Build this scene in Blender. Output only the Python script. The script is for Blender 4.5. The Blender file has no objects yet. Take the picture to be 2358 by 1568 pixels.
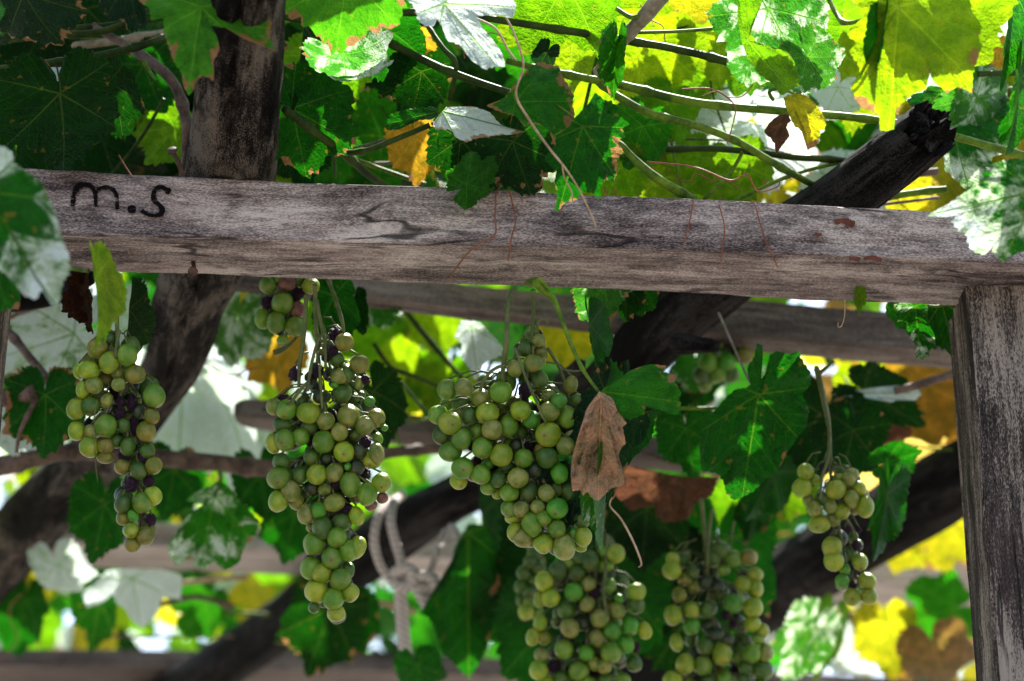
import bpy, math, random
from mathutils import Vector, Matrix, noise

random.seed(7)
R = math.radians
scene = bpy.context.scene
col = scene.collection

# ------------------------------------------------------------------ camera
PITCH = R(22.0)
F = 5250.0                       # focal length in units of a 2358 px wide picture
CW, CH = 2358.0, 1568.0
CAM = Vector((0, 0, 1.5))
FWD = Vector((0, math.cos(PITCH), math.sin(PITCH)))
UP = Vector((0, -math.sin(PITCH), math.cos(PITCH)))
RIGHT = Vector((1, 0, 0))
cam_d = bpy.data.cameras.new('camera')
cam = bpy.data.objects.new('camera', cam_d)
col.objects.link(cam)
cam.location = CAM
cam.rotation_euler = (math.pi / 2 + PITCH, 0, 0)
cam_d.sensor_width = 36
cam_d.lens = F / CW * 36
cam_d.clip_start = 0.05
cam_d.clip_end = 3000
cam_d.dof.use_dof = True
cam_d.dof.focus_distance = 2.16
cam_d.dof.aperture_fstop = 0.0801 / 0.019
cam_d.dof.aperture_blades = 7
scene.camera = cam

# ------------------------------------------------------------------ light
SUN_EL, SUN_AZ = R(66), R(24)      # azimuth measured from +Y towards +X
world = bpy.data.worlds.new('World')
scene.world = world
world.use_nodes = True
wn = world.node_tree
wn.nodes.clear()
sky = wn.nodes.new('ShaderNodeTexSky')
sky.sky_type = 'NISHITA'
sky.sun_disc = False
sky.sun_elevation = SUN_EL
sky.sun_rotation = SUN_AZ
sky.dust_density = 3.0
sky.air_density = 1.2
sky.ozone_density = 0.6
bg = wn.nodes.new('ShaderNodeBackground')
bg.inputs['Strength'].default_value = 0.115
wo = wn.nodes.new('ShaderNodeOutputWorld')
wn.links.new(sky.outputs[0], bg.inputs[0])
wn.links.new(bg.outputs[0], wo.inputs[0])
sl = bpy.data.lights.new('sun', 'SUN')
sl.energy = 5.0
sl.angle = R(0.5)
sl.color = (1.0, 0.95, 0.86)
sun = bpy.data.objects.new('sun', sl)
col.objects.link(sun)
sdir = Vector((math.sin(SUN_AZ) * math.cos(SUN_EL), math.cos(SUN_AZ) * math.cos(SUN_EL), math.sin(SUN_EL)))
sun.rotation_euler = sdir.to_track_quat('Z', 'Y').to_euler()
sun.location = sdir * 20
scene.view_settings.view_transform = 'Standard'
scene.view_settings.look = 'None'
scene.view_settings.gamma = 1.0
scene.view_settings.exposure = 1.75
scene.cycles.use_denoising = True
scene.cycles.max_bounces = 8
scene.cycles.transmission_bounces = 4
scene.cycles.sample_clamp_indirect = 8


# ------------------------------------------------------------------ helpers
def ray(x, y):
    return FWD + RIGHT * ((x - CW / 2) / F) + UP * ((CH / 2 - y) / F)


def P(x, y, d):
    return CAM + ray(x, y) * d


def PZ(x, y, z):
    r = ray(x, y)
    return CAM + r * (z / r.z)


def PY(x, y, Y):
    r = ray(x, y)
    return CAM + r * (Y / r.y)


def depth(p):
    return (p - CAM).dot(FWD)


def lerp(a, b, t):
    return a + (b - a) * t


def interp(pts, x):
    if x <= pts[0][0]:
        a, b = pts[0], pts[1]
    elif x >= pts[-1][0]:
        a, b = pts[-2], pts[-1]
    else:
        for a, b in zip(pts, pts[1:]):
            if a[0] <= x <= b[0]:
                break
    return a[1] + (b[1] - a[1]) * (x - a[0]) / (b[0] - a[0])


def new_mesh(name, verts, faces, uvs=None, mats=(), smooth=True, uv2=None):
    me = bpy.data.meshes.new(name)
    me.from_pydata([tuple(v) for v in verts], [], faces)
    if uvs is not None:
        l = me.uv_layers.new(name='UVMap')
        l.data.foreach_set('uv', [c for uv in uvs for c in uv])
    if uv2 is not None:
        l = me.uv_layers.new(name='Rim')
        l.data.foreach_set('uv', [c for uv in uv2 for c in uv])
    if smooth:
        me.polygons.foreach_set('use_smooth', [True] * len(me.polygons))
    for m in mats:
        me.materials.append(m)
    me.update()
    return me


def link(name, data, parent=None, loc=None):
    o = bpy.data.objects.new(name, data)
    col.objects.link(o)
    if loc is not None:
        o.location = loc
    if parent is not None:
        o.parent = parent
        o.matrix_parent_inverse = parent.matrix_basis.inverted()
    return o


def tag(o, label, cat, group=None):
    o['label'] = label
    o['category'] = cat
    if group:
        o['group'] = group
    return o


def thing(name, label, cat, loc, group=None):
    o = bpy.data.objects.new(name, None)
    o.empty_display_size = 0.02
    col.objects.link(o)
    o.location = loc
    return tag(o, label, cat, group)


def smooth_path(pts, n):
    """Catmull-Rom through pts (lists of equal length numbers or Vectors)."""
    if len(pts) == 2:
        return [[lerp(a, b, i / (n - 1)) for a, b in zip(pts[0], pts[1])] for i in range(n)]
    out = []
    m = len(pts) - 1
    for i in range(n):
        t = i / (n - 1) * m
        k = min(int(t), m - 1)
        f = t - k
        p0 = pts[max(k - 1, 0)]
        p1 = pts[k]
        p2 = pts[k + 1]
        p3 = pts[min(k + 2, m)]
        out.append([0.5 * (2 * b + (c - a) * f + (2 * a - 5 * b + 4 * c - d) * f * f + (3 * b - a - 3 * c + d) * f ** 3)
                    for a, b, c, d in zip(p0, p1, p2, p3)])
    return out


class MB:
    def __init__(self):
        self.v, self.f, self.uv = [], [], []

    def add(self, verts, faces, uvs):
        o = len(self.v)
        self.v += verts
        self.f += [tuple(i + o for i in f) for f in faces]
        self.uv += uvs

    def tube(self, pts, radii, sides=8, disp=None, cap=True, roff=0.0):
        """pts: list of Vectors, radii: list; disp(u, ang, i) -> radius factor"""
        n = len(pts)
        tan = [(pts[min(i + 1, n - 1)] - pts[max(i - 1, 0)]).normalized() for i in range(n)]
        ref = Vector((0.13, -0.4, 1)) if abs(tan[0].z) < 0.9 else Vector((1, 0.1, 0))
        nx = (ref - tan[0] * ref.dot(tan[0])).normalized()
        V, Fc, U = [], [], []
        s = 0.0
        us = []
        for i in range(n):
            nx = (nx - tan[i] * nx.dot(tan[i])).normalized()
            ny = tan[i].cross(nx)
            if i:
                s += (pts[i] - pts[i - 1]).length
            us.append(s)
            for k in range(sides):
                a = 2 * math.pi * k / sides + roff
                r = radii[i] * (disp(s, a, i) if disp else 1)
                V.append(pts[i] + nx * (math.cos(a) * r) + ny * (math.sin(a) * r))
        rm = sum(radii) / n
        for i in range(n - 1):
            for k in range(sides):
                k2 = (k + 1) % sides
                Fc.append((i * sides + k, i * sides + k2, (i + 1) * sides + k2, (i + 1) * sides + k))
                c = 2 * math.pi * rm / sides
                U += [(us[i], k * c), (us[i], (k + 1) * c), (us[i + 1], (k + 1) * c), (us[i + 1], k * c)]
        if cap:
            for i0, rev, uu in ((0, True, us[0]), ((n - 1) * sides, False, us[-1])):
                ctr = Vector((0, 0, 0))
                for k in range(sides):
                    ctr += V[i0 + k]
                ctr /= sides
                ci = len(V)
                V.append(ctr)
                for k in range(sides):
                    k2 = (k + 1) % sides
                    a, b = i0 + k, i0 + k2
                    Fc.append((b, a, ci) if rev else (a, b, ci))
                    U += [(uu, 0.0), (uu + .003, 0.01), (uu + .01, 0.02)]
        self.add(V, Fc, U)

    def mesh(self, name, mat, smooth=True):
        return new_mesh(name, self.v, self.f, self.uv, [mat], smooth)


# ------------------------------------------------------------------ node helper
class NT:
    def __init__(self, name):
        self.m = bpy.data.materials.new(name)
        self.m.use_nodes = True
        self.t = self.m.node_tree
        self.t.nodes.clear()

    def n(self, typ, **kw):
        nd = self.t.nodes.new(typ)
        for k, v in kw.items():
            if k.startswith('i_'):
                key = k[2:]
                key = int(key) if key.isdigit() else key
                self.set(nd, key, v)
            else:
                setattr(nd, k, v)
        return nd

    def set(self, nd, key, v):
        sk = nd.inputs[key]
        if isinstance(v, bpy.types.NodeSocket):
            self.t.links.new(v, sk)
        else:
            sk.default_value = v

    def math(self, op, a, b=0.0, c=None, clamp=False):
        nd = self.n('ShaderNodeMath', operation=op, use_clamp=clamp)
        self.set(nd, 0, a)
        self.set(nd, 1, b)
        if c is not None:
            self.set(nd, 2, c)
        return nd.outputs[0]

    def smooth(self, x, lo, hi):
        nd = self.n('ShaderNodeMapRange', interpolation_type='SMOOTHSTEP')
        self.set(nd, 'Value', x)
        self.set(nd, 'From Min', lo)
        self.set(nd, 'From Max', hi)
        return nd.outputs[0]

    def mix(self, f, a, b, typ='MIX'):
        nd = self.n('ShaderNodeMix', data_type='RGBA', blend_type=typ)
        self.set(nd, 0, f)
        self.set(nd, 6, a)
        self.set(nd, 7, b)
        return nd.outputs[2]

    def noise(self, vec, scale, detail=4, rough=0.55, dist=0.0):
        nd = self.n('ShaderNodeTexNoise')
        self.set(nd, 'Vector', vec)
        self.set(nd, 'Scale', scale)
        self.set(nd, 'Detail', detail)
        self.set(nd, 'Roughness', rough)
        self.set(nd, 'Distortion', dist)
        return nd.outputs['Fac']

    def vmath(self, op, a, b):
        nd = self.n('ShaderNodeVectorMath', operation=op)
        self.set(nd, 0, a)
        self.set(nd, 1, b)
        return nd.outputs[0]

    def out(self, sh):
        o = self.n('ShaderNodeOutputMaterial')
        self.t.links.new(sh, o.inputs[0])
        return self.m


def rgba(c):
    return (c[0], c[1], c[2], 1.0)


# ------------------------------------------------------------------ materials
def wood_mat(name, dark, mid, light, grime=0.5, su=3.0, sv=55.0, contrast=1.0, bump=0.5, rough=0.8, spec=0.2):
    t = NT(name)
    uv = t.n('ShaderNodeUVMap', uv_map='UVMap').outputs[0]
    oi = t.n('ShaderNodeObjectInfo')
    off = t.math('MULTIPLY', oi.outputs['Random'], 37.0)
    cmb = t.n('ShaderNodeCombineXYZ')
    t.set(cmb, 2, off)
    base = t.vmath('ADD', uv, cmb.outputs[0])
    # gentle waviness of the grain
    wob = t.noise(base, 9.0, 2)
    wv = t.n('ShaderNodeCombineXYZ')
    t.set(wv, 1, t.math('MULTIPLY', t.math('SUBTRACT', wob, 0.5), 0.006))
    base = t.vmath('ADD', base, wv.outputs[0])
    g1 = t.noise(t.vmath('MULTIPLY', base, (su, sv, 1)), 1.0, 6, 0.65)
    g2 = t.noise(t.vmath('MULTIPLY', base, (su * 4.5, sv * 5.5, 1)), 1.0, 4, 0.7)
    g3 = t.noise(t.vmath('MULTIPLY', base, (su * 0.9, sv * 0.33, 1)), 1.0, 4, 0.55)
    sp = t.noise(t.vmath('MULTIPLY', base, (38, 60, 1)), 1.0, 5, 0.62)
    fine = t.noise(t.vmath('MULTIPLY', base, (340, 900, 1)), 1.0, 2, 0.6)
    v = t.math('ADD', t.math('MULTIPLY', g1, 0.45), t.math('MULTIPLY', g2, 0.30))
    v = t.math('ADD', v, t.math('MULTIPLY', g3, 0.5))
    v = t.math('ADD', v, t.math('MULTIPLY', t.math('SUBTRACT', fine, 0.5), 0.45))
    v = t.math('MULTIPLY_ADD', t.math('SUBTRACT', v, 0.62), contrast * 2.2, 0.5)
    cr = t.n('ShaderNodeValToRGB')
    t.set(cr, 0, v)
    e = cr.color_ramp.elements
    e[0].position, e[0].color = 0.0, rgba(dark)
    e[1].position, e[1].color = 1.0, rgba(light)
    x = e.new(0.5)
    x.color = rgba(mid)
    c = cr.outputs[0]
    # thin dark checks that follow the grain
    ck = t.noise(t.vmath('MULTIPLY', base, (su * 0.55, sv * 0.5, 1)), 1.0, 3, 0.55)
    ck = t.math('ABSOLUTE', t.math('SUBTRACT', ck, 0.5))
    ckw = t.noise(t.vmath('MULTIPLY', base, (su * 1.1, sv * 0.35, 1)), 1.3, 2, 0.5)
    ckm = t.math('SUBTRACT', 1.0, t.smooth(ck, 0.004, 0.022))
    ckm = t.math('MULTIPLY', ckm, t.smooth(ckw, 0.47, 0.62))
    kn = t.n('ShaderNodeTexVoronoi')
    t.set(kn, 'Vector', t.vmath('MULTIPLY', base, (5.5, 11, 0)))
    t.set(kn, 'Scale', 1.0)
    knm = t.math('MULTIPLY', t.math('SUBTRACT', 1.0, t.smooth(kn.outputs['Distance'], 0.03, 0.12)), t.smooth(sp_ := t.noise(t.vmath('MULTIPLY', base, (3, 8, 1)), 1.0, 2), 0.52, 0.58))
    ckm = t.math('MAXIMUM', ckm, t.math('MULTIPLY', knm, 0.8))
    c = t.mix(t.math('MULTIPLY', ckm, 0.85), c, rgba([q * 0.35 for q in dark]))
    # blotchy grime
    gm = t.smooth(sp, 0.5, 0.72)
    c = t.mix(t.math('MULTIPLY', gm, grime), c, rgba([q * 0.8 for q in dark]))
    pl = t.smooth(t.noise(t.vmath('MULTIPLY', base, (7, 16, 1)), 1.0, 3), 0.55, 0.75)
    c = t.mix(t.math('MULTIPLY', pl, 0.35), c, rgba([mid[0] * 1.05, mid[1] * 0.86, mid[2] * 0.88]))
    h = t.math('ADD', t.math('MULTIPLY', g2, 0.5), t.math('MULTIPLY', fine, 0.35))
    h = t.math('ADD', h, t.math('MULTIPLY', g1, 0.6))
    h = t.math('SUBTRACT', h, t.math('MULTIPLY', ckm, 1.2))
    b = t.n('ShaderNodeBump')
    t.set(b, 'Strength', bump)
    t.set(b, 'Distance', 0.0025)
    t.set(b, 'Height', h)
    p = t.n('ShaderNodeBsdfPrincipled')
    t.set(p, 'Base Color', c)
    t.set(p, 'Roughness', rough)
    t.set(p, 'Specular IOR Level', spec)
    t.set(p, 'Normal', b.outputs[0])
    return t.out(p.outputs[0])


def leaf_mat(name, attr=False, crumple=0.0):
    t = NT(name)
    if attr:
        a = t.n('ShaderNodeAttribute', attribute_name='tint')
        base, alpha = a.outputs['Color'], a.outputs['Alpha']
        gco = t.n('ShaderNodeNewGeometry').outputs['Position']
        nv = t.vmath('MULTIPLY', gco, (8, 8, 8))
        rnd = None
    else:
        oi = t.n('ShaderNodeObjectInfo')
        base, alpha = oi.outputs['Color'], oi.outputs['Alpha']
        rnd = oi.outputs['Random']
        tc = t.n('ShaderNodeTexCoord').outputs['Object']
        cmb = t.n('ShaderNodeCombineXYZ')
        t.set(cmb, 2, t.math('MULTIPLY', rnd, 23.0))
        nv = t.vmath('ADD', tc, cmb.outputs[0])
    uv = t.n('ShaderNodeUVMap', uv_map='UVMap').outputs[0]
    sx = t.n('ShaderNodeSeparateXYZ')
    t.set(sx, 0, uv)
    u, v = sx.outputs[0], t.math('ABSOLUTE', sx.outputs[1])
    rim = t.n('ShaderNodeSeparateXYZ')
    t.set(rim, 0, t.n('ShaderNodeUVMap', uv_map='Rim').outputs[0])
    tt = rim.outputs[0]
    vw = t.math('MULTIPLY_ADD', tt, -0.011, 0.017)
    main = t.math('SUBTRACT', 1.0, t.smooth(t.math('DIVIDE', v, vw), 0.45, 1.15))
    ph = t.math('FRACT', t.math('MULTIPLY', t.math('SUBTRACT', u, t.math('MULTIPLY', v, 1.05)), 6.5))
    ds = t.math('ABSOLUTE', t.math('SUBTRACT', ph, 0.5))
    side = t.math('SUBTRACT', 1.0, t.smooth(ds, 0.02, 0.06))
    side = t.math('MULTIPLY', side, 0.4)
    vein = t.math('MAXIMUM', main, side)
    n1 = t.noise(nv, 5.0, 4, 0.6)
    n2 = t.noise(nv, 2.2, 5, 0.62, 0.4)
    n3 = t.noise(nv, 26.0, 3, 0.6)
    c = t.mix(t.smooth(n1, 0.32, 0.72), t.mix(1.0, base, (0.48, 0.64, 0.6, 1), 'MULTIPLY'), base)
    c = t.mix(t.math('MULTIPLY', t.smooth(n3, 0.55, 0.8), 0.35), c, t.mix(1.0, base, (1.5, 1.25, 0.9, 1), 'MULTIPLY'))
    # veins paler and yellower
    c = t.mix(t.math('MULTIPLY', vein, 0.42), c, t.mix(0.25, t.mix(1.0, c, (2.0, 1.9, 1.6, 1), 'MULTIPLY'), (0.30, 0.32, 0.10, 1)))
    vo = t.n('ShaderNodeTexVoronoi', feature='DISTANCE_TO_EDGE')
    t.set(vo, 'Vector', nv)
    t.set(vo, 'Scale', 1.6 if attr else 13.0)
    net = t.math('SUBTRACT', 1.0, t.smooth(vo.outputs['Distance'], 0.02, 0.07))
    c = t.mix(t.math('MULTIPLY', net, 0.30), c, t.mix(1.0, c, (0.55, 0.62, 0.6, 1), 'MULTIPLY'))
    spk = t.noise(nv, 9.0, 2, 0.5)
    c = t.mix(t.math('MULTIPLY', t.smooth(spk, 0.66, 0.74), 0.6), c, t.mix(0.5, c, (0.30, 0.17, 0.04, 1)))
    # pale downy surface plus sky sheen and glints painted into the colour
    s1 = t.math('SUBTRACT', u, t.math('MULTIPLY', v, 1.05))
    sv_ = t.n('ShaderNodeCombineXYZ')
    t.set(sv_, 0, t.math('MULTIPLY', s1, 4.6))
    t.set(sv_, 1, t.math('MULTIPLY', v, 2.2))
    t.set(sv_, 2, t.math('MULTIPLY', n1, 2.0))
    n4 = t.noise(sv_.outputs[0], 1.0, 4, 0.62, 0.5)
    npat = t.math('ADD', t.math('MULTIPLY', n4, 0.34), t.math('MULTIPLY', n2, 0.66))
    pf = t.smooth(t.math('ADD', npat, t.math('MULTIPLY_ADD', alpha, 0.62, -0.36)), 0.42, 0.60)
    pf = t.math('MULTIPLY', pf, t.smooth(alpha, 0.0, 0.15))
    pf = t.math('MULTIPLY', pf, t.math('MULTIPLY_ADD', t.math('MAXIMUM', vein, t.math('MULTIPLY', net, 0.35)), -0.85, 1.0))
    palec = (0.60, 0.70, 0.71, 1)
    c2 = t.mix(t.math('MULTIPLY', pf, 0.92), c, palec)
    # withered brown rim and spots
    rw = t.math('MULTIPLY', oi.outputs['Object Index'], 0.01) if rnd is not None else 0.04
    n5 = t.noise(nv, 3.1, 3, 0.5)
    rimf = t.smooth(t.math('ADD', t.math('ADD', tt, t.math('MULTIPLY', t.math('SUBTRACT', n5, 0.5), 1.5)), rw), 1.20, 1.27)
    c2 = t.mix(t.math('MULTIPLY', rimf, 0.85), c2, (0.33, 0.16, 0.08, 1))
    tr = t.mix(1.0, c2, (1.25, 1.05, 0.8, 1) if crumple else (1.7, 2.0, 0.6, 1), 'MULTIPLY')
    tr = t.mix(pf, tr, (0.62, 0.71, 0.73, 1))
    tr = t.mix(t.math('MULTIPLY', rimf, 0.85), tr, (0.30, 0.15, 0.07, 1))
    h = t.math('ADD', t.math('MULTIPLY', n1, 0.7 + crumple), t.math('MULTIPLY', n3, 0.35))
    h = t.math('SUBTRACT', h, t.math('MULTIPLY', vein, 0.55))
    b = t.n('ShaderNodeBump')
    t.set(b, 'Strength', 0.55 + crumple * 0.4)
    t.set(b, 'Distance', 0.045)
    t.set(b, 'Height', h)
    p = t.n('ShaderNodeBsdfPrincipled')
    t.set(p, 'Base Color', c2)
    t.set(p, 'Roughness', t.math('MULTIPLY_ADD', pf, 0.25, 0.36 + 0.2 * crumple))
    t.set(p, 'Specular IOR Level', 0.22 - 0.12 * crumple)
    t.set(p, 'Normal', b.outputs[0])
    ts = t.n('ShaderNodeBsdfTranslucent')
    t.set(ts, 'Color', tr)
    t.set(ts, 'Normal', b.outputs[0])
    mx = t.n('ShaderNodeMixShader')
    t.set(mx, 0, 0.28 if crumple else 0.48)
    t.t.links.new(p.outputs[0], mx.inputs[1])
    t.t.links.new(ts.outputs[0], mx.inputs[2])
    return t.out(mx.outputs[0])


def grape_mat():
    t = NT('grape_skin')
    oi = t.n('ShaderNodeObjectInfo')
    base, bloom, rnd = oi.outputs['Color'], oi.outputs['Alpha'], oi.outputs['Random']
    tc = t.n('ShaderNodeTexCoord').outputs['Object']
    cmb = t.n('ShaderNodeCombineXYZ')
    t.set(cmb, 0, t.math('MULTIPLY', rnd, 31.0))
    nv = t.vmath('ADD', tc, cmb.outputs[0])
    n1 = t.noise(nv, 1.1, 4, 0.6)
    n2 = t.noise(nv, 9.0, 4, 0.7)
    n3 = t.noise(nv, 34.0, 2, 0.6)
    c = t.mix(t.smooth(n1, 0.36, 0.66), t.mix(1.0, base, (0.72, 0.92, 0.9, 1), 'MULTIPLY'), t.mix(1.0, base, (1.5, 1.18, 0.7, 1), 'MULTIPLY'))
    c = t.mix(t.math('MULTIPLY', t.smooth(n2, 0.5, 0.72), 0.35), c, t.mix(1.0, base, (0.8, 0.62, 0.5, 1), 'MULTIPLY'))
    # dusty bloom, thicker where rain has not rubbed it off
    bf = t.math('MULTIPLY', t.smooth(t.math('ADD', n1, t.math('MULTIPLY', t.math('SUBTRACT', n2, 0.5), 0.5)), 0.36, 0.66), bloom)
    bf = t.math('ADD', bf, t.math('MULTIPLY', t.math('SUBTRACT', n3, 0.55), 0.3), clamp=True)
    c = t.mix(t.math('MULTIPLY', bf, 0.55), c, (0.33, 0.34, 0.21, 1))
    # brown scar at the blossom end
    sx = t.n('ShaderNodeSeparateXYZ')
    t.set(sx, 0, tc)
    dd = t.math('POWER', t.math('ADD', t.math('MULTIPLY', sx.outputs[0], sx.outputs[0]), t.math('MULTIPLY', sx.outputs[1], sx.outputs[1])), 0.5)
    dd = t.math('ADD', dd, t.math('MULTIPLY', t.math('SUBTRACT', n2, 0.5), 0.10))
    dd = t.math('ADD', dd, t.math('MULTIPLY', t.smooth(sx.outputs[2], -0.5, 0.0), 5.0))
    c = t.mix(t.math('SUBTRACT', 1.0, t.smooth(dd, 0.07, 0.16)), c, (0.06, 0.035, 0.015, 1))
    c = t.mix(t.math('MULTIPLY', t.math('SUBTRACT', 1.0, t.smooth(dd, 0.1, 0.5)), 0.45), c, (0.16, 0.11, 0.03, 1))
    b = t.n('ShaderNodeBump')
    t.set(b, 'Strength', 0.2)
    t.set(b, 'Distance', 0.02)
    t.set(b, 'Height', t.math('ADD', n2, t.math('MULTIPLY', n3, 0.4)))
    p = t.n('ShaderNodeBsdfPrincipled')
    t.set(p, 'Base Color', c)
    t.set(p, 'Roughness', t.math('MULTIPLY_ADD', bf, 0.3, 0.28))
    t.set(p, 'Specular IOR Level', 0.4)
    t.set(p, 'Subsurface Weight', 0.75)
    t.set(p, 'Subsurface Radius', (1.0, 0.9, 0.25))
    t.set(p, 'Subsurface Scale', 0.008)
    t.set(p, 'Normal', b.outputs[0])
    return t.out(p.outputs[0])


def plain_mat(name, c1, c2, scale, rough=0.6, bump=0.4, stretch=(1, 1, 1), dist=0.001, spec=0.35):
    t = NT(name)
    tc = t.n('ShaderNodeTexCoord').outputs['Object']
    tc = t.vmath('MULTIPLY', tc, stretch)
    n1 = t.noise(tc, scale, 5, 0.62)
    n2 = t.noise(tc, scale * 5, 3, 0.6)
    v = t.math('ADD', t.math('MULTIPLY', n1, 0.7), t.math('MULTIPLY', n2, 0.3))
    c = t.mix(t.smooth(v, 0.34, 0.66), rgba(c1), rgba(c2))
    b = t.n('ShaderNodeBump')
    t.set(b, 'Strength', bump)
    t.set(b, 'Distance', dist)
    t.set(b, 'Height', v)
    p = t.n('ShaderNodeBsdfPrincipled')
    t.set(p, 'Base Color', c)
    t.set(p, 'Roughness', rough)
    t.set(p, 'Specular IOR Level', spec)
    t.set(p, 'Normal', b.outputs[0])
    return t.out(p.outputs[0])


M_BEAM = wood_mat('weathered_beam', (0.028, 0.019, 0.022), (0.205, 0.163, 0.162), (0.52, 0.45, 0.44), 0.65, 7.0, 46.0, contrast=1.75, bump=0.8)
M_BEAM2 = wood_mat('dark_beam', (0.022, 0.016, 0.016), (0.11, 0.086, 0.08), (0.27, 0.225, 0.205), 0.5, contrast=1.3)  # darker weathered wood for the battens behind
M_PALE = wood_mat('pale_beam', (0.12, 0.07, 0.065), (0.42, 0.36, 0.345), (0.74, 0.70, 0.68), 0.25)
M_POST = wood_mat('cracked_post', (0.007, 0.005, 0.006), (0.055, 0.042, 0.037), (0.27, 0.225, 0.195), 0.4, 5.0, 62.0, 2.2, 1.0)
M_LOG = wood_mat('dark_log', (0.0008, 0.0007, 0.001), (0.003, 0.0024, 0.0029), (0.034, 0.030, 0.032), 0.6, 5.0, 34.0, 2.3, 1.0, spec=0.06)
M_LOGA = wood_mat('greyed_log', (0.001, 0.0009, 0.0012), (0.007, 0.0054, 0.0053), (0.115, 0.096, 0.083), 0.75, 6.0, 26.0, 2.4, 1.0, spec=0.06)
M_LEAF = leaf_mat('vine_leaf')
M_DRY = leaf_mat('dry_leaf', crumple=0.9)
M_MASS = leaf_mat('far_leaf', attr=True)
M_GRAPE = grape_mat()
M_RAISIN = plain_mat('shrivelled_skin', (0.025, 0.010, 0.028), (0.12, 0.045, 0.11), 2.5, 0.42, 1.0, dist=0.3)
M_STEM = plain_mat('grape_stalk', (0.035, 0.06, 0.012), (0.10, 0.115, 0.035), 60, 0.6, 0.4)
M_CANE = plain_mat('green_cane', (0.022, 0.06, 0.004), (0.12, 0.20, 0.014), 40, 0.55, 0.5, spec=0.15)
M_DCANE = plain_mat('dark_cane', (0.008, 0.02, 0.003), (0.035, 0.06, 0.008), 40, 0.55, 0.6, spec=0.12)
M_BARK = plain_mat('woody_bark', (0.035, 0.021, 0.016), (0.15, 0.10, 0.078), 50, 0.75, 0.9)
M_GREYB = plain_mat('grey_bark', (0.10, 0.085, 0.06), (0.30, 0.265, 0.19), 45, 0.7, 0.8)
M_TAN = plain_mat('dry_tendril', (0.22, 0.14, 0.08), (0.42, 0.31, 0.2), 60, 0.7, 0.5)
M_RED = plain_mat('red_tendril', (0.14, 0.035, 0.015), (0.28, 0.085, 0.04), 60, 0.6, 0.4)
M_ROPE = plain_mat('cloth_rope', (0.44, 0.39, 0.385), (0.64, 0.58, 0.57), 160, 0.9, 0.7)
M_IRON = plain_mat('rusty_iron', (0.02, 0.013, 0.012), (0.09, 0.045, 0.03), 80, 0.7, 0.6)
M_INK = plain_mat('black_paint', (0.003, 0.0025, 0.003), (0.007, 0.006, 0.006), 90, 0.9, 0.4, spec=0.05)
def rope_mat():
    t = NT('cloth_rope')
    uv = t.n('ShaderNodeUVMap', uv_map='UVMap').outputs[0]
    sx = t.n('ShaderNodeSeparateXYZ')
    t.set(sx, 0, uv)
    tw = t.math('SINE', t.math('MULTIPLY', t.math('ADD', sx.outputs[0], t.math('MULTIPLY', sx.outputs[1], 0.8)), 6.2832 / 0.009))
    n1 = t.noise(t.n('ShaderNodeTexCoord').outputs['Object'], 220.0, 4, 0.65)
    h = t.math('ADD', t.math('MULTIPLY', tw, 0.5), n1)
    c = t.mix(t.smooth(h, 0.0, 1.0), (0.34, 0.30, 0.295, 1), (0.62, 0.565, 0.555, 1))
    b = t.n('ShaderNodeBump')
    t.set(b, 'Strength', 0.8)
    t.set(b, 'Distance', 0.0015)
    t.set(b, 'Height', h)
    p = t.n('ShaderNodeBsdfPrincipled')
    t.set(p, 'Base Color', c)
    t.set(p, 'Roughness', 0.95)
    t.set(p, 'Specular IOR Level', 0.1)
    t.set(p, 'Normal', b.outputs[0])
    return t.out(p.outputs[0])


M_ROPE = rope_mat()


def ink_mat():
    t = NT('black_paint')
    tc = t.n('ShaderNodeTexCoord').outputs['Object']
    a = t.noise(t.vmath('MULTIPLY', tc, (60, 400, 260)), 1.0, 4, 0.65)
    p = t.n('ShaderNodeBsdfPrincipled')
    t.set(p, 'Base Color', (0.005, 0.004, 0.005, 1))
    t.set(p, 'Roughness', 0.9)
    t.set(p, 'Specular IOR Level', 0.05)
    t.set(p, 'Alpha', t.math('SUBTRACT', 1.0, t.math('MULTIPLY', t.smooth(a, 0.53, 0.68), 0.8)))
    return t.out(p.outputs[0])


M_INK = ink_mat()
M_RESIN = plain_mat('rust_stain', (0.06, 0.015, 0.008), (0.13, 0.032, 0.015), 90, 0.7, 0.5)
M_GROUND = plain_mat('pale_gravel', (0.11, 0.10, 0.085), (0.21, 0.19, 0.16), 1.4, 0.95, 0.4, dist=0.01)

# ------------------------------------------------------------------ ground
g = 600.0
ground = link('ground', new_mesh('ground', [(-g, -g, 0), (g, -g, 0), (g, g, 0), (-g, g, 0)], [(0, 1, 2, 3)],
                                 [(0, 0), (1, 0), (1, 1), (0, 1)], [M_GROUND], False))
ground['kind'] = 'structure'

# ------------------------------------------------------------------ beams
H = 0.893                     # underside of the main beam above the camera
HB = 1.045                    # underside of the battens that lie on the poles


def ring_square(m, rho):
    """points round a chamfered square, [-1,1]^2; the points crowd towards the corners"""
    b = 0.75 / rho
    ts = [-(1 - b) * math.cos(math.pi * i / (m - 1)) for i in range(m)]
    pts = [(t, -1) for t in ts] + [(1, t) for t in ts] + [(-t, 1) for t in ts] + [(-1, -t) for t in ts]
    return pts


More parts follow.
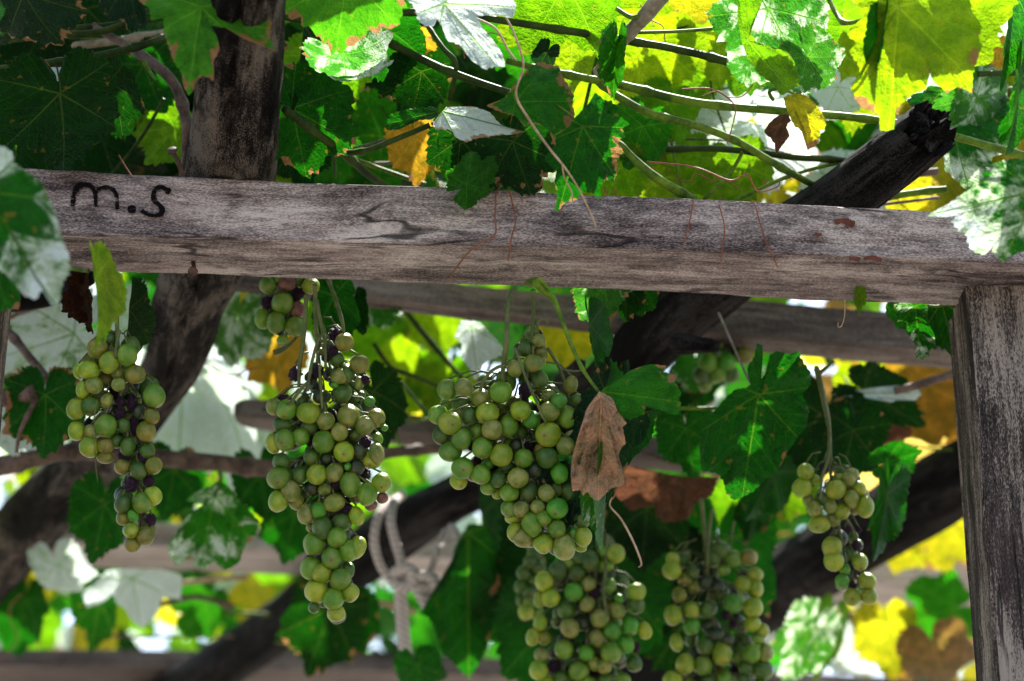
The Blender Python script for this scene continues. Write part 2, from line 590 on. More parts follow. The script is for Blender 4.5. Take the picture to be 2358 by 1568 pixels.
def beam(name, label, mat, ft, fb, bb, x0, x1, z, seed, group=None, n=150, m=11, rho=16, disp=0.0018, endround=(0, 0)):
    """ft/fb/bb: picture polylines of front-top edge, front-bottom edge, back-bottom edge"""
    sq = ring_square(m, rho)
    V, Fc, U = [], [], []
    s = 0
    prev = None
    kk = len(sq)
    for i in range(n):
        x = lerp(x0, x1, i / (n - 1))
        p_fb = PZ(x, interp(fb, x), z)
        Y = p_fb.y
        p_ft = PY(x, interp(ft, x), Y)
        p_bb = PZ(x, interp(bb, x), z)
        p_bb.x = p_fb.x
        p_ft.x = p_fb.x
        p_bt = p_bb + (p_ft - p_fb)
        ctr = (p_fb + p_ft + p_bb + p_bt) / 4
        if prev is not None:
            s += (ctr - prev).length
        prev = ctr
        w = 0
        shrink = 1.0
        for side, er in ((i / (n - 1), endround[0]), (1 - i / (n - 1), endround[1])):
            if er and side < er:
                shrink = min(shrink, math.sqrt(max(0.0, 1 - (1 - side / er) ** 2)) * 0.45 + 0.55)
        last = None
        per = 0
        for k, (a, b) in enumerate(sq):
            # a: -1 front .. 1 back, b: -1 bottom .. 1 top
            fa, fbb = (a + 1) / 2, (b + 1) / 2
            p = (p_fb * (1 - fa) + p_bb * fa) * (1 - fbb) + (p_ft * (1 - fa) + p_bt * fa) * fbb
            o = (p - ctr)
            nn = noise.noise(Vector((s * 9, per * 30 + seed, seed * 3.1)))
            n2 = noise.noise(Vector((s * 4, k * 0.9 + seed * 7, seed)))
            n3 = noise.noise(Vector((s * 30, per * 60 + seed, seed * 2)))
            crack = max(0.0, abs(n2) - 0.0) < 0.05 and noise.noise(Vector((s * 2.2, seed, k * .13))) > 0.05
            dd = disp * (nn * 0.9 + n3 * 0.35) - (0.0016 if crack else 0)
            ln = max(o.length, 1e-6)
            p = ctr + o * shrink * (1 + dd / ln)
            if last is not None:
                per += (p - last).length
            last = p
            V.append(p)
            U.append((s, per))
    uv = []
    for i in range(n - 1):
        for k in range(kk):
            k2 = (k + 1) % kk
            idx = (i * kk + k, i * kk + k2, (i + 1) * kk + k2, (i + 1) * kk + k)
            Fc.append(idx)
            for q, j in enumerate(idx):
                u, v = U[j]
                if k2 == 0 and q in (1, 2):
                    v = U[i * kk + k][1] + 0.004
                uv.append((u, v))
    Fc.append(tuple(range(kk)))
    uv += [(V[j].y * .3, V[j].z) for j in range(kk)]
    Fc.append(tuple(reversed([(n - 1) * kk + k for k in range(kk)])))
    uv += [(V[j].y * .3, V[j].z) for j in Fc[-1]]
    base = Vector(V[0])
    me = new_mesh(name, [v - base for v in V], Fc, uv, [mat])
    o = link(name, me, None, base)
    tag(o, label, 'wooden beam', group)
    return o


B1_FT = [(-200, 380), (60, 389), (600, 412), (1000, 428), (1300, 444), (1800, 464), (2150, 487), (2358, 502), (2600, 520)]
B1_FB = [(-200, 528), (160, 541), (600, 552), (1100, 563), (1500, 572), (2240, 602), (2600, 618)]
B1_BB = [(-200, 612), (160, 627), (500, 636), (900, 651), (1500, 671), (1900, 690), (2200, 703), (2600, 722)]
beam1 = beam('support_beam', 'large weathered grey beam with two black painted letters, spanning the whole picture', M_BEAM,
             B1_FT, B1_FB, B1_BB, -480, 2680, H, 1.3, n=360, m=14, disp=0.0026)
BG = 'narrow battens lying behind the main beam'
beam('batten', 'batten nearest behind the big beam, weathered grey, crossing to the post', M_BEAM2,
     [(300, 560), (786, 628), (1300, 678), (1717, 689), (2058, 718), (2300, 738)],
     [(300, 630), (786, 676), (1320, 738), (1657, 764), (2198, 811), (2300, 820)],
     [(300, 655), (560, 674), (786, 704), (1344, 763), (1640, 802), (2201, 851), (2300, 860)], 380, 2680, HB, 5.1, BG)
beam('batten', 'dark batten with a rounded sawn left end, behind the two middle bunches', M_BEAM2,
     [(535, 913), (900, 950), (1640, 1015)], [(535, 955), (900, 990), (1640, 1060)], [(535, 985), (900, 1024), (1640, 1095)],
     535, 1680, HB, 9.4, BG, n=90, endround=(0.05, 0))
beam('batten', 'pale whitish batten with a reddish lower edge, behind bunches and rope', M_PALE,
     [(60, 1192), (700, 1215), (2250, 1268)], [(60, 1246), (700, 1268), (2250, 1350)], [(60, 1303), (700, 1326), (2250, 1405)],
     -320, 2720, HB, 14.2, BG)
beam('batten', 'dark brown batten along the bottom edge of the picture', M_BEAM2,
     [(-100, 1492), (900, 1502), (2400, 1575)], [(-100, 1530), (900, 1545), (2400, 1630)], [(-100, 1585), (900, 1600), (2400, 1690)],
     -500, 2800, HB, 21.7, BG)


# painted letters and stains on the beam's front
def on_front(x, y, lift=0.0022):
    Yv = PZ(x, interp(B1_FB, x), H).y
    return PY(x, y, Yv - lift)


def stroke(pts, w, name, mat, lift=0.0024, rnd_end=False):
    pp = smooth_path([list(p) for p in pts], 14 * (len(pts) - 1) if len(pts) > 2 else 8)
    n = len(pp)
    V, Fc, U = [], [], []
    for i, (x, y) in enumerate(pp):
        a, b = pp[max(i - 1, 0)], pp[min(i + 1, n - 1)]
        dx, dy = b[0] - a[0], b[1] - a[1]
        l = math.hypot(dx, dy) or 1
        nx, ny = -dy / l, dx / l
        ww = w * (0.86 + 0.45 * noise.noise(Vector((x * .06, y * .06, 3.3))) + 0.4 * noise.noise(Vector((x * .5, y * .5, 8))))
        if rnd_end:
            ww = w * math.sqrt(max(0.03, 1 - (2 * i / (n - 1) - 1) ** 2))
        elif i in (0, n - 1):
            ww *= 0.55
        for q in (-1, -0.4, 0.4, 1):
            V.append(on_front(x + nx * ww * q, y + ny * ww * q, lift + (0.0003 if abs(q) < .5 else 0)))
            U.append((x, y))
    uv = []
    for i in range(n - 1):
        for q in range(3):
            f = (i * 4 + q, i * 4 + q + 1, (i + 1) * 4 + q + 1, (i + 1) * 4 + q)
            Fc.append(f)
            uv += [U[j] for j in f]
    base = beam1.location
    o = link(name, new_mesh(name, [v - base for v in V], Fc, uv, [mat]), None, base)
    o.parent = beam1
    o.matrix_parent_inverse = Matrix.Identity(4)
    o.location = (0, 0, 0)
    return o


k = 0.3343
mm = [(500, 1425), (512, 1330), (548, 1278), (610, 1275), (650, 1318), (662, 1425)]
m2 = [(655, 1330), (700, 1292), (765, 1298), (800, 1340), (808, 1442)]
ss = [(1172, 1325), (1110, 1287), (1066, 1312), (1060, 1372), (1105, 1420), (1118, 1455), (1090, 1480), (1030, 1480), (972, 1448)]
# both arches of the m are one letter
oa = stroke([(a * k, b * k) for a, b in mm], 6.3, 'painted_letter', M_INK)
ob = stroke([(a * k, b * k) for a, b in m2], 6.3, 'painted_letter', M_INK, 0.0028)
va = [v.co.copy() for v in oa.data.vertices]
vb = [v.co.copy() for v in ob.data.vertices]
fa = [tuple(p.vertices) for p in oa.data.polygons] + [tuple(i + len(va) for i in p.vertices) for p in ob.data.polygons]
bpy.data.objects.remove(ob)
oa.data = new_mesh('painted_letter', va + vb, fa, None, [M_INK])
oa['label'] = 'black painted letter m'
stroke([(878 * k, 1438 * k), (908 * k, 1440 * k), (938 * k, 1442 * k)], 9.5, 'painted_dot', M_INK, rnd_end=True)
o = stroke([(a * k, b * k) for a, b in ss], 6.3, 'painted_letter', M_INK)
o['label'] = 'black painted letter s'
for pts, w in (([(1922, 512), (1942, 508), (1968, 518)], 8), ([(1955, 594), (1972, 596), (1980, 598)], 6),
               ([(1988, 596), (2008, 593), (2030, 600)], 5), ([(1876, 538), (1884, 540), (1893, 540)], 4)):
    stroke(pts, w, 'rust_stain', M_RESIN)

# ------------------------------------------------------------------ post
pz = PZ(2226, 655, H)
pl_back = PZ(2197, 694, H)
pw = 0.085
post_y0 = pz.y
V, Fc, U = [], [], []
sq = ring_square(14, 16)
nst = 160
ztop, zbot = CAM.z + H - 0.001, 0.0
pd = 0.10
xL = pz.x - 0.001
kk = len(sq)
for i in range(nst):
    z = lerp(ztop, zbot, (i / (nst - 1)) ** 1.6)
    per = 0
    last = None
    for kx, (a, b) in enumerate(sq):
        x = xL + (a + 1) / 2 * pw
        y = post_y0 + (b + 1) / 2 * pd
        # the left side slopes back to the rear edge
        c = Vector((xL + pw / 2, post_y0 + pd / 2, z))
        p = Vector((x, y, z))
        o_ = p - c
        dn = 0.0016 * noise.noise(Vector((kx * 0.7, z * 9, 2.2))) + 0.001 * noise.noise(Vector((kx * 2.1, z * 26, 7)))
        cr = noise.noise(Vector((kx * 1.7, z * 1.1, 11)))
        if abs(cr) < 0.045:
            dn -= 0.002
        # long drying crack in the front face
        xc = xL + 0.036 + 0.004 * noise.noise(Vector((z * 5, 3, 1)))
        if b < -0.8:
            dd = abs(x - xc)
            if dd < 0.0035:
                dn -= 0.009 * (1 - dd / 0.0035)
        p = c + o_ * (1 + dn / o_.length)
        if last is not None:
            per += (p - last).length
        last = p
        V.append(p)
        U.append((ztop - z, per))
uv = []
for i in range(nst - 1):
    for q in range(kk):
        q2 = (q + 1) % kk
        idx = (i * kk + q, (i + 1) * kk + q, (i + 1) * kk + q2, i * kk + q2)
        Fc.append(idx)
        for j in idx:
            u, v = U[j]
            if q2 == 0 and j % kk == 0:
                v = U[i * kk + q][1] + 0.004
            uv.append((u, v))
Fc.append(tuple(range(kk)))
uv += [(V[j].y, V[j].x) for j in range(kk)]
pb = Vector((xL + pw / 2, post_y0 + pd / 2, 0))
post = link('support_post', new_mesh('support_post', [v - pb for v in V], Fc, uv, [M_POST]), None, pb)
tag(post, 'upright grey wooden post with long drying cracks, carrying the right end of the big beam', 'wooden post')
# a second post, outside the frame, carries the other end of the beam
xr = PZ(-110, 590, H).x
po = link('support_post', post.data, None, pb + Vector((xr - pb.x, -0.09, 0)))
tag(po, 'upright wooden post under the left end of the big beam, beyond the picture', 'wooden post')


# ------------------------------------------------------------------ round poles (logs)
def pole(name, label, mat, pts, z, seed, knots=(), jag=0.0, n=110, sides=40, cracks=((0.3, 1.0),)):
    """pts: (x, y, half width in px); the axis runs at height z above the camera"""
    ctrl = []
    for p in pts:
        x, y, w = p[:3]
        zz = z + (p[3] if len(p) > 3 else 0)
        q = PZ(x, y, zz)
        ctrl.append([q.x, q.y, q.z, w * depth(q) / F])
    pp = smooth_path(ctrl, n)
    cen = [Vector(p[:3]) for p in pp]
    rad = [p[3] for p in pp]

    def disp(s, a, i):
        ca, sa = math.cos(a), math.sin(a)
        f = 1 + 0.10 * noise.noise(Vector((ca * 0.9, sa * 0.9, s * 4 + seed))) + 0.05 * noise.noise(Vector((ca * 2.5, sa * 2.5, s * 11 + seed)))
        f += 0.02 * noise.noise(Vector((ca * 9, sa * 9, s * 30 + seed)))
        for ang, dpt in cracks:
            aa = (a - ang - 0.25 * noise.noise(Vector((s * 3, seed, 0)))) % (2 * math.pi)
            aa = min(aa, 2 * math.pi - aa)
            wdt = 0.12
            if aa < wdt:
                f -= 0.22 * dpt * (1 - aa / wdt)
        return f
    mb = MB()
    mb.tube(cen, rad, sides, disp, True)
    if jag:
        # splintered end: a ragged rim, then a broken face that steps in and out
        tan = (cen[0] - cen[1]).normalized()
        rim0 = [mb.v[kq].copy() for kq in range(sides)]
        mb.v[n * sides] = mb.v[n * sides] - tan * 0.05
        prev_ring = None
        V2, F2, U2 = [], [], []
        for li, fr in enumerate((0.97, 0.78, 0.55, 0.32, 0.0)):
            for kq in range(sides):
                a = kq / sides * 6.28
                off = jag * (0.2 + 1.1 * noise.noise(Vector((math.cos(a) * fr * 4.0 + seed, math.sin(a) * fr * 4.0, li * .8))) + 0.7 * noise.noise(Vector((math.cos(a) * fr * 11, math.sin(a) * fr * 11, 5 + li)))) - (0.35 * jag if li == 1 else 0)
                V2.append(cen[0].lerp(rim0[kq], fr) + tan * off)
        for li in range(4):
            for kq in range(sides):
                k2 = (kq + 1) % sides
                F2.append((li * sides + kq, li * sides + k2, (li + 1) * sides + k2, (li + 1) * sides + kq))
                U2 += [(li * .02, kq * .004), (li * .02, k2 * .004), (li * .02 + .02, k2 * .004), (li * .02 + .02, kq * .004)]
        mb.add(V2, F2, U2)
        for kq in range(sides):
            a = kq / sides
            mb.v[kq] = mb.v[kq] + tan * (jag * (0.5 + 0.9 * noise.noise(Vector((kq * 1.7, seed, 0))) + 0.5 * noise.noise(Vector((kq * .4, seed, 4)))))
    base = cen[-1].copy()
    mb.v = [v - base for v in mb.v]
    o = link(name, mb.mesh(name, mat), None, base)
    tag(o, label, 'wooden pole')
    for kx, ky, kd, tx, ty, td, r0, r1 in knots:
        a, b = P(kx, ky, kd), P(tx, ty, td)
        k_ = MB()
        q = [a.lerp(b, t) for t in (0, .3, .6, .85, 1)]
        k_.tube(q, [r0, lerp(r0, r1, .4), lerp(r0, r1, .8), r1, r1 * 0.8], 14,
                lambda s, a_, i: 1 + 0.22 * noise.noise(Vector((math.cos(a_) * 1.6, math.sin(a_) * 1.6, s * 40))))
        k_.v = [v - base for v in k_.v]
        kk_ = link('knot_stub', k_.mesh('knot_stub', mat))
        kk_.parent = o
    return o


ZP = 1.0
poleA = pole('pole', 'thick weathered pole crossing over the beam at left and curving down to the left edge', M_LOGA,
             [(600, -300, 72), (585, -140, 78), (570, 0, 86), (555, 130, 95), (543, 260, 103), (533, 370, 106), (500, 520, 104), (436, 700, 82), (388, 850, 66), (262, 1010, 68),
              (140, 1130, 72), (30, 1250, 78), (-60, 1340, 80), (-160, 1430, 82), (-330, 1570, 84), (-560, 1740, 86)], ZP, 3.0, cracks=((3.3, 1.5), (4.1, 0.5), (0.8, .6), (2.35, .6)))
poleB = pole('pole', 'dark broken-ended pole tied with rope, running from upper right to bottom left', M_LOG,
             [(2135, 305, 66), (2060, 365, 68), (1940, 455, 68), (1780, 560, 70), (1600, 690, 72), (1500, 780, 72), (1395, 890, 64), (1210, 1060, 54), (1060, 1140, 52), (900, 1235, 66),
              (740, 1355, 56), (600, 1470, 58), (470, 1560, 60), (330, 1660, 62)], ZP, 8.0,
             knots=((1560, 790, 2.52, 1648, 797, 2.48, 0.013, 0.008), (1300, 880, 2.62, 1335, 838, 2.55, .012, .008)), jag=0.016, cracks=((2.75, 1.3), (5.6, .7), (3.6, .8)))
poleC = pole('pole', 'dark pole at lower right, passing behind the post and under the small right bunch', M_LOG,
             [(2420, 1000, 80), (2230, 1090, 82), (2050, 1195, 84), (1900, 1285, 84), (1740, 1385, 82), (1600, 1480, 80), (1420, 1600, 80)], ZP, 13.0,
             cracks=((4.4, .8), (5.4, .5)))
poleD = pole('pole', 'black shaded pole at the left edge, half hidden by the blurred foreground leaf', M_LOG,
             [(200, 630, 30), (120, 665, 38), (0, 680, 42), (-160, 700, 44)], 0.97, 17.0, n=40, sides=24)


# ------------------------------------------------------------------ rope on the dark pole
def vtube(mb, pts, r, sides=10, n=None):
    """pts: (x, y, depth[, r px])"""
    q = smooth_path([list(p) for p in pts], n or 8 * len(pts))
    cen = [P(p[0], p[1], p[2]) for p in q]
    rad = [(p[3] if len(p) > 3 else r) * p[2] / F for p in q]
    mb.tube(cen, rad, sides, lambda s, a, i: 1 + 0.10 * noise.noise(Vector((math.cos(a) * 2, math.sin(a) * 2, s * 120))))


rd = 3.06
rope = thing('rope', 'pale grey cloth rope knotted round the dark pole, one end hanging down', 'rope', P(925, 1330, rd))


def rope_part(name, pts, r):
    mb = MB()
    vtube(mb, pts, r)
    mb.v = [v - rope.location for v in mb.v]
    o = link(name, mb.mesh(name, M_ROPE))
    o.parent = rope
    return o


rope_part('strand', [(905, 1150, rd + .12), (880, 1170, rd + .03), (864, 1215, rd), (863, 1260, rd), (878, 1305, rd), (905, 1340, rd), (928, 1352, rd + .02)], 10)
rope_part('strand', [(925, 1140, rd + .12), (905, 1160, rd + .02), (900, 1200, rd - .01), (908, 1240, rd - .01), (920, 1280, rd - .01), (925, 1315, rd - .01), (928, 1350, rd)], 11)
rope_part('knot', [(908, 1320, rd - .01), (935, 1308, rd - .025), (955, 1322, rd - .03), (950, 1345, rd - .025), (925, 1352, rd - .02), (908, 1338, rd - .01)], 14)
rope_part('hanging_end', [(925, 1315, rd), (922, 1360, rd - .01), (925, 1410, rd - .01), (930, 1470, rd - .01), (938, 1528, rd - .01)], 15)
rope_part('loop', [(1040, 1215, rd + .1), (1055, 1240, rd), (1060, 1280, rd - .01), (1048, 1330, rd - .02), (1025, 1360, rd - .02), (995, 1370, rd - .02), (965, 1352, rd - .02), (940, 1340, rd - .02)], 11)
rope_part('strand', [(1025, 1225, rd + .08), (1012, 1260, rd), (1000, 1292, rd), (990, 1320, rd), (975, 1335, rd - .02), (950, 1333, rd - .02)], 9)
rope_part('strand', [(945, 1328, rd - .02), (985, 1326, rd - .04), (1003, 1338, rd - .04), (995, 1352, rd - .03), (960, 1350, rd - .03)], 12)
rope_part('short_end', [(955, 1345, rd - .02), (970, 1370, rd - .03), (982, 1392, rd - .03), (988, 1408, rd - .03)], 14)


# nails
def nail(label, a, b, r):
    base = b
    mb = MB()
    mid = a.lerp(b, .5) + Vector((0.001, 0, 0))
    mb.tube([a, mid, b], [r, r, r], 8)
    t = (a - b).normalized()
    mb.tube([a - t * 0.0008, a + t * 0.001], [r * 2.3, r * 2.1], 10)
    mb.v = [v - base for v in mb.v]
    o = link('nail', mb.mesh('nail', M_IRON), None, base)
    tag(o, label, 'nail')


nail('bent rusty nail standing on the beam top beside the pole', P(396, 346, 2.12), P(420, 402, 2.14), 0.0022)
nail('dark nail stub in the lower edge of the beam below the pole', P(444, 626, 2.17), P(444, 600, 2.2), 0.0022)

# ------------------------------------------------------------------ grapes
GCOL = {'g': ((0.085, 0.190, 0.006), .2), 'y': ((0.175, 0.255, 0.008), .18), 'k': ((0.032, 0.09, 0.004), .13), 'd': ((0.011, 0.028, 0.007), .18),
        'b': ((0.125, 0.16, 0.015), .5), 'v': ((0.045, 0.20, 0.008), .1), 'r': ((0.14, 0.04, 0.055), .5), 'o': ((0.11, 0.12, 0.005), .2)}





def uv_sphere(seg, rings, f=None):
    V, Fc = [Vector((0, 0, 1))], []
    for j in range(1, rings):
        t = math.pi * j / rings
        for i in range(seg):
            a = 2 * math.pi * i / seg
            V.append(Vector((math.sin(t) * math.cos(a), math.sin(t) * math.sin(a), math.cos(t))))
    V.append(Vector((0, 0, -1)))
    for i in range(seg):
        Fc.append((0, 1 + i, 1 + (i + 1) % seg))
    for j in range(rings - 2):
        for i in range(seg):
            a = 1 + j * seg
            Fc.append((a + i, a + seg + i, a + seg + (i + 1) % seg, a + (i + 1) % seg))
    last = len(V) - 1
    a = 1 + (rings - 2) * seg
    for i in range(seg):
        Fc.append((a + i, last, a + (i + 1) % seg))
    if f:
        V = [f(v) for v in V]
    return V, Fc


def grape_shape(sd):
    def f(v):
        k = 1 + 0.08 * noise.noise(v * 1.1 + Vector((sd, 0, 0)))
        w = v * k
        if v.z > 0.86:
            w.z -= (v.z - 0.86) * 0.35
        return w
    return f


def raisin_shape(sd):
    def f(v):
        n_ = noise.noise(v * 2.2 + Vector((sd, 3, 0)))
        m_ = abs(noise.noise(v * 4.3 + Vector((sd, 0, 9))))
        return v * (0.93 + 0.26 * n_ - 0.30 * m_)
    return f


GM = []
for i in range(5):
    v, f = uv_sphere(26, 16, grape_shape(i * 5.7))
    GM.append(new_mesh('grape', v, f, None, [M_GRAPE]))
RM = []
for i in range(4):
    v, f = uv_sphere(28, 18, raisin_shape(i * 4.1))
    RM.append(new_mesh('shrivelled_grape', v, f, None, [M_RAISIN]))

VIEW = Matrix((RIGHT, UP, -FWD)).transposed()       # columns: right, up, towards camera


def bunch(label, lists, d0, axis, stems, fill=0.6, seed=0, dstep=0.013, stemcol=None):
    """lists: (ox, oy, scale, [(cx, cy, rx, ry, colour, layer)]); axis: picture polyline of the main stalk"""
    rnd = random.Random(seed)
    top = P(axis[0][0], axis[0][1], d0)
    root = thing('grape_bunch', label, 'grape bunch', top, 'bunches of grapes hanging from the pergola')
    gl = []
    for ox, oy, sc, items in lists:
        q = 0.58251 / sc
        for it in items:
            cx, cy, rx, ry, c, l = it
            gl.append([(ox * 0.58251 + cx * q), (oy * 0.58251 + cy * q), rx * q * 1.06, ry * q * 1.06, c, l])
    n0 = len(gl)
    ax = smooth_path([list(p) for p in axis], 60)

    def ax_x(y):
        b = min(ax, key=lambda p: abs(p[1] - y))
        return b[0]
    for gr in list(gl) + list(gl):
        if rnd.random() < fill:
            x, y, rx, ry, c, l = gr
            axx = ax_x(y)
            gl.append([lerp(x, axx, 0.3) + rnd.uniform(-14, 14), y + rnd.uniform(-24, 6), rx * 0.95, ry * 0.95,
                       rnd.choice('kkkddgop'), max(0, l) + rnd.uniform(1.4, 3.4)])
    mb = MB()
    # main stalk, hidden in the middle of the bunch
    depth_in = d0 + 0.016
    for st in stems + [[(p[0], p[1], (d0 if i == 0 else depth_in), (5.5 - 3.0 * i / len(axis))) for i, p in enumerate(axis)]]:
        pts = [(p[0], p[1], p[2] if len(p) > 2 and p[2] else d0, p[3] if len(p) > 3 else 4.5) for p in st]
        vtube(mb, pts, 4, 7)
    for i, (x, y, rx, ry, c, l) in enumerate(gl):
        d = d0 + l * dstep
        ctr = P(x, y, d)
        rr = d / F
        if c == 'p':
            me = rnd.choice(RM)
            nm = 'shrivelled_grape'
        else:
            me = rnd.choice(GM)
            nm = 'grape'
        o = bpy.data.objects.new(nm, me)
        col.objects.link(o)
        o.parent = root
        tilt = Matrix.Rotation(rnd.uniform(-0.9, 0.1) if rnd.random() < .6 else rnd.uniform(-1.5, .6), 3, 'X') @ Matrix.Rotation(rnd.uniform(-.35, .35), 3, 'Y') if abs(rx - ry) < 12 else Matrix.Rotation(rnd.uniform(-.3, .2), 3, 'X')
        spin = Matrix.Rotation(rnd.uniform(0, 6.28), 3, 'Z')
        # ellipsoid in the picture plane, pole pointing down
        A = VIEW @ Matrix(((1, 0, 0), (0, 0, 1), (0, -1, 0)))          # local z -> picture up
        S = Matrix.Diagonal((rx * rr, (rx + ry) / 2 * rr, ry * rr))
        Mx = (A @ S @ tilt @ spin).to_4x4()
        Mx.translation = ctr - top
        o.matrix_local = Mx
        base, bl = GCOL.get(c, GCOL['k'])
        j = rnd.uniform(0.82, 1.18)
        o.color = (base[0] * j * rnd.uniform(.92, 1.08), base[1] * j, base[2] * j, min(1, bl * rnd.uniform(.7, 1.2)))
        # little stalk
        yy = y - 30 - rnd.uniform(0, 25)
        a = P(lerp(ax_x(yy), x, .4), yy, depth_in)
        b = P(x, y - ry * 0.93, d + 0.001)
        m = a.lerp(b, 0.55) + UP * 0.005
        mb.tube([a, a.lerp(m, .6), m, b], [0.0010, 0.0008, 0.0008, 0.0011], 5)
    mb.v = [v - top for v in mb.v]
    s = link('stalk', mb.mesh('stalk', stemcol or M_STEM))
    s.parent = root
    return root


S8 = 2.9475
S9 = 2.694
B3a = [(1440, 165, 78, 78, 'b', 1), (1285, 262, 80, 90, 'k', 1), (1460, 305, 80, 75, 'o', 1.5), (1380, 432, 112, 100, 'b', 0), (1160, 490, 85, 100, 'b', 0),
       (1455, 390, 60, 75, 'b', 2), (1018, 585, 68, 62, 'k', .5), (1455, 620, 92, 105, 'k', 1), (1400, 560, 80, 60, 'k', 1.8), (375, 735, 110, 120, 'g', 1),
       (570, 710, 105, 105, 'b', 0), (775, 835, 115, 112, 'b', 1), (1003, 765, 128, 122, 'g', 0), (1285, 755, 80, 105, 'p', 1), (1560, 810, 80, 75, 'b', 1),
       (1680, 870, 92, 95, 'v', 0), (1820, 680, 70, 110, 'o', 1), (1905, 860, 95, 75, 'k', 1), (545, 900, 120, 110, 'k', 2), (365, 910, 70, 80, 'g', 3),
       (270, 1030, 112, 110, 'g', 1), (635, 1050, 92, 122, 'k', 1), (845, 1010, 130, 122, 'y', 0), (1230, 980, 120, 108, 'y', 0), (1355, 1085, 105, 100, 'v', .6),
       (1567, 995, 112, 118, 'b', 0), (1775, 1065, 120, 135, 'g', 1), (410, 1125, 135, 130, 'y', 0), (1090, 1160, 112, 135, 'g', .5), (900, 1203, 115, 115, 'b', -.3),
       (725, 1225, 90, 110, 'g', 1), (1230, 1230, 80, 90, 'k', 1.5), (1555, 1260, 140, 145, 'y', 0), (315, 1265, 110, 110, 'k', 1), (545, 1310, 105, 130, 'g', 0),
       (1825, 1270, 95, 85, 'b', 1), (1755, 1390, 100, 110, 'b', 0), (1180, 1390, 75, 78, 'd', 1), (785, 1415, 115, 125, 'g', -.2), (1010, 1500, 125, 130, 'y', -.2),
       (415, 1460, 135, 115, 'g', .5), (1330, 1400, 60, 60, 'p', 1.5), (650, 1400, 45, 60, 'p', 1.5), (1920, 1020, 60, 90, 'k', 1.5)]
B3b = [(1545, 255, 122, 122, 'k', 0), (1265, 265, 105, 110, 'g', .3), (850, 320, 80, 75, 'v', 1), (1065, 360, 95, 70, 'k', .8), (555, 380, 130, 118, 'g', 0),
       (510, 530, 105, 85, 'y', .8), (765, 455, 110, 112, 'g', 0), (970, 505, 100, 95, 'k', .3), (1205, 490, 118, 115, 'b', -.2), (1400, 405, 95, 92, 'd', .6),
       (1500, 480, 80, 80, 'd', 1.5), (1685, 440, 98, 118, 'v', .2), (1740, 280, 70, 70, 'd', 1.2), (855, 600, 90, 88, 'g', .8), (1100, 660, 110, 105, 'g', .4),
       (960, 670, 60, 70, 'y', 1.5), (1330, 660, 100, 110, 'k', .6), (1535, 670, 98, 100, 'b', .2), (1640, 610, 80, 110, 'k', 1.2), (1780, 650, 90, 110, 'k', 1.2),
       (1100, 850, 95, 105, 'g', .6), (1240, 855, 88, 105, 'b', .2), (1430, 830, 85, 78, 'b', 0), (1660, 850, 118, 125, 'v', 0), (1150, 960, 110, 60, 'y', 1),
       (1365, 1030, 108, 150, 'g', .2), (1500, 965, 88, 98, 'g', 0), (1655, 1085, 98, 108, 'g', 0), (1170, 1125, 90, 120, 'y', .8), (1260, 1185, 110, 110, 'b', .5),
       (1500, 1260, 120, 108, 'y', .3), (1740, 1300, 120, 145, 'b', .2), (1950, 970, 90, 115, 'k', .8), (1960, 1180, 100, 115, 'y', .5), (1930, 1300, 70, 55, 'y', 1),
       (1850, 1125, 40, 50, 'v', .5), (1870, 850, 80, 100, 'k', 1.2), (720, 300, 55, 45, 'p', 1), (900, 420, 45, 40, 'p', 1.2)]
bunch('largest green bunch in the middle, broad, with a dry tan leaf on its right side',
      [(1640, 1290, S8, B3a), (1640, 1722, S8, B3b)], 2.165,
      [(1228, 668), (1228, 740), (1215, 860), (1190, 960), (1200, 1080), (1240, 1220)],
      [[(1186, 662, 2.165, 5), (1172, 690, 2.155, 5), (1168, 740, 2.15, 6), (1165, 800, 2.15, 6.5), (1158, 850, 2.16, 5), (1160, 900, 2.17, 4)],
       [(1163, 840, 2.155, 4), (1135, 852, 2.155, 4), (1115, 875, 2.155, 4), (1106, 900, 2.16, 4)],
       [(1185, 800, 2.155, 3), (1200, 840, 2.15, 3.5), (1215, 880, 2.15, 4), (1240, 935, 2.15, 3.5), (1258, 975, 2.155, 3)],
       [(1260, 800, 2.19, 4), (1285, 840, 2.19, 4.5), (1300, 880, 2.19, 4), (1312, 930, 2.19, 4)],
       [(1290, 850, 2.19, 3), (1325, 855, 2.19, 2.5), (1345, 850, 2.19, 2)],
       [(1238, 760, 2.17, 3), (1240, 740, 2.165, 3), (1255, 735, 2.165, 2.5), (1262, 745, 2.165, 2)]], seed=3)

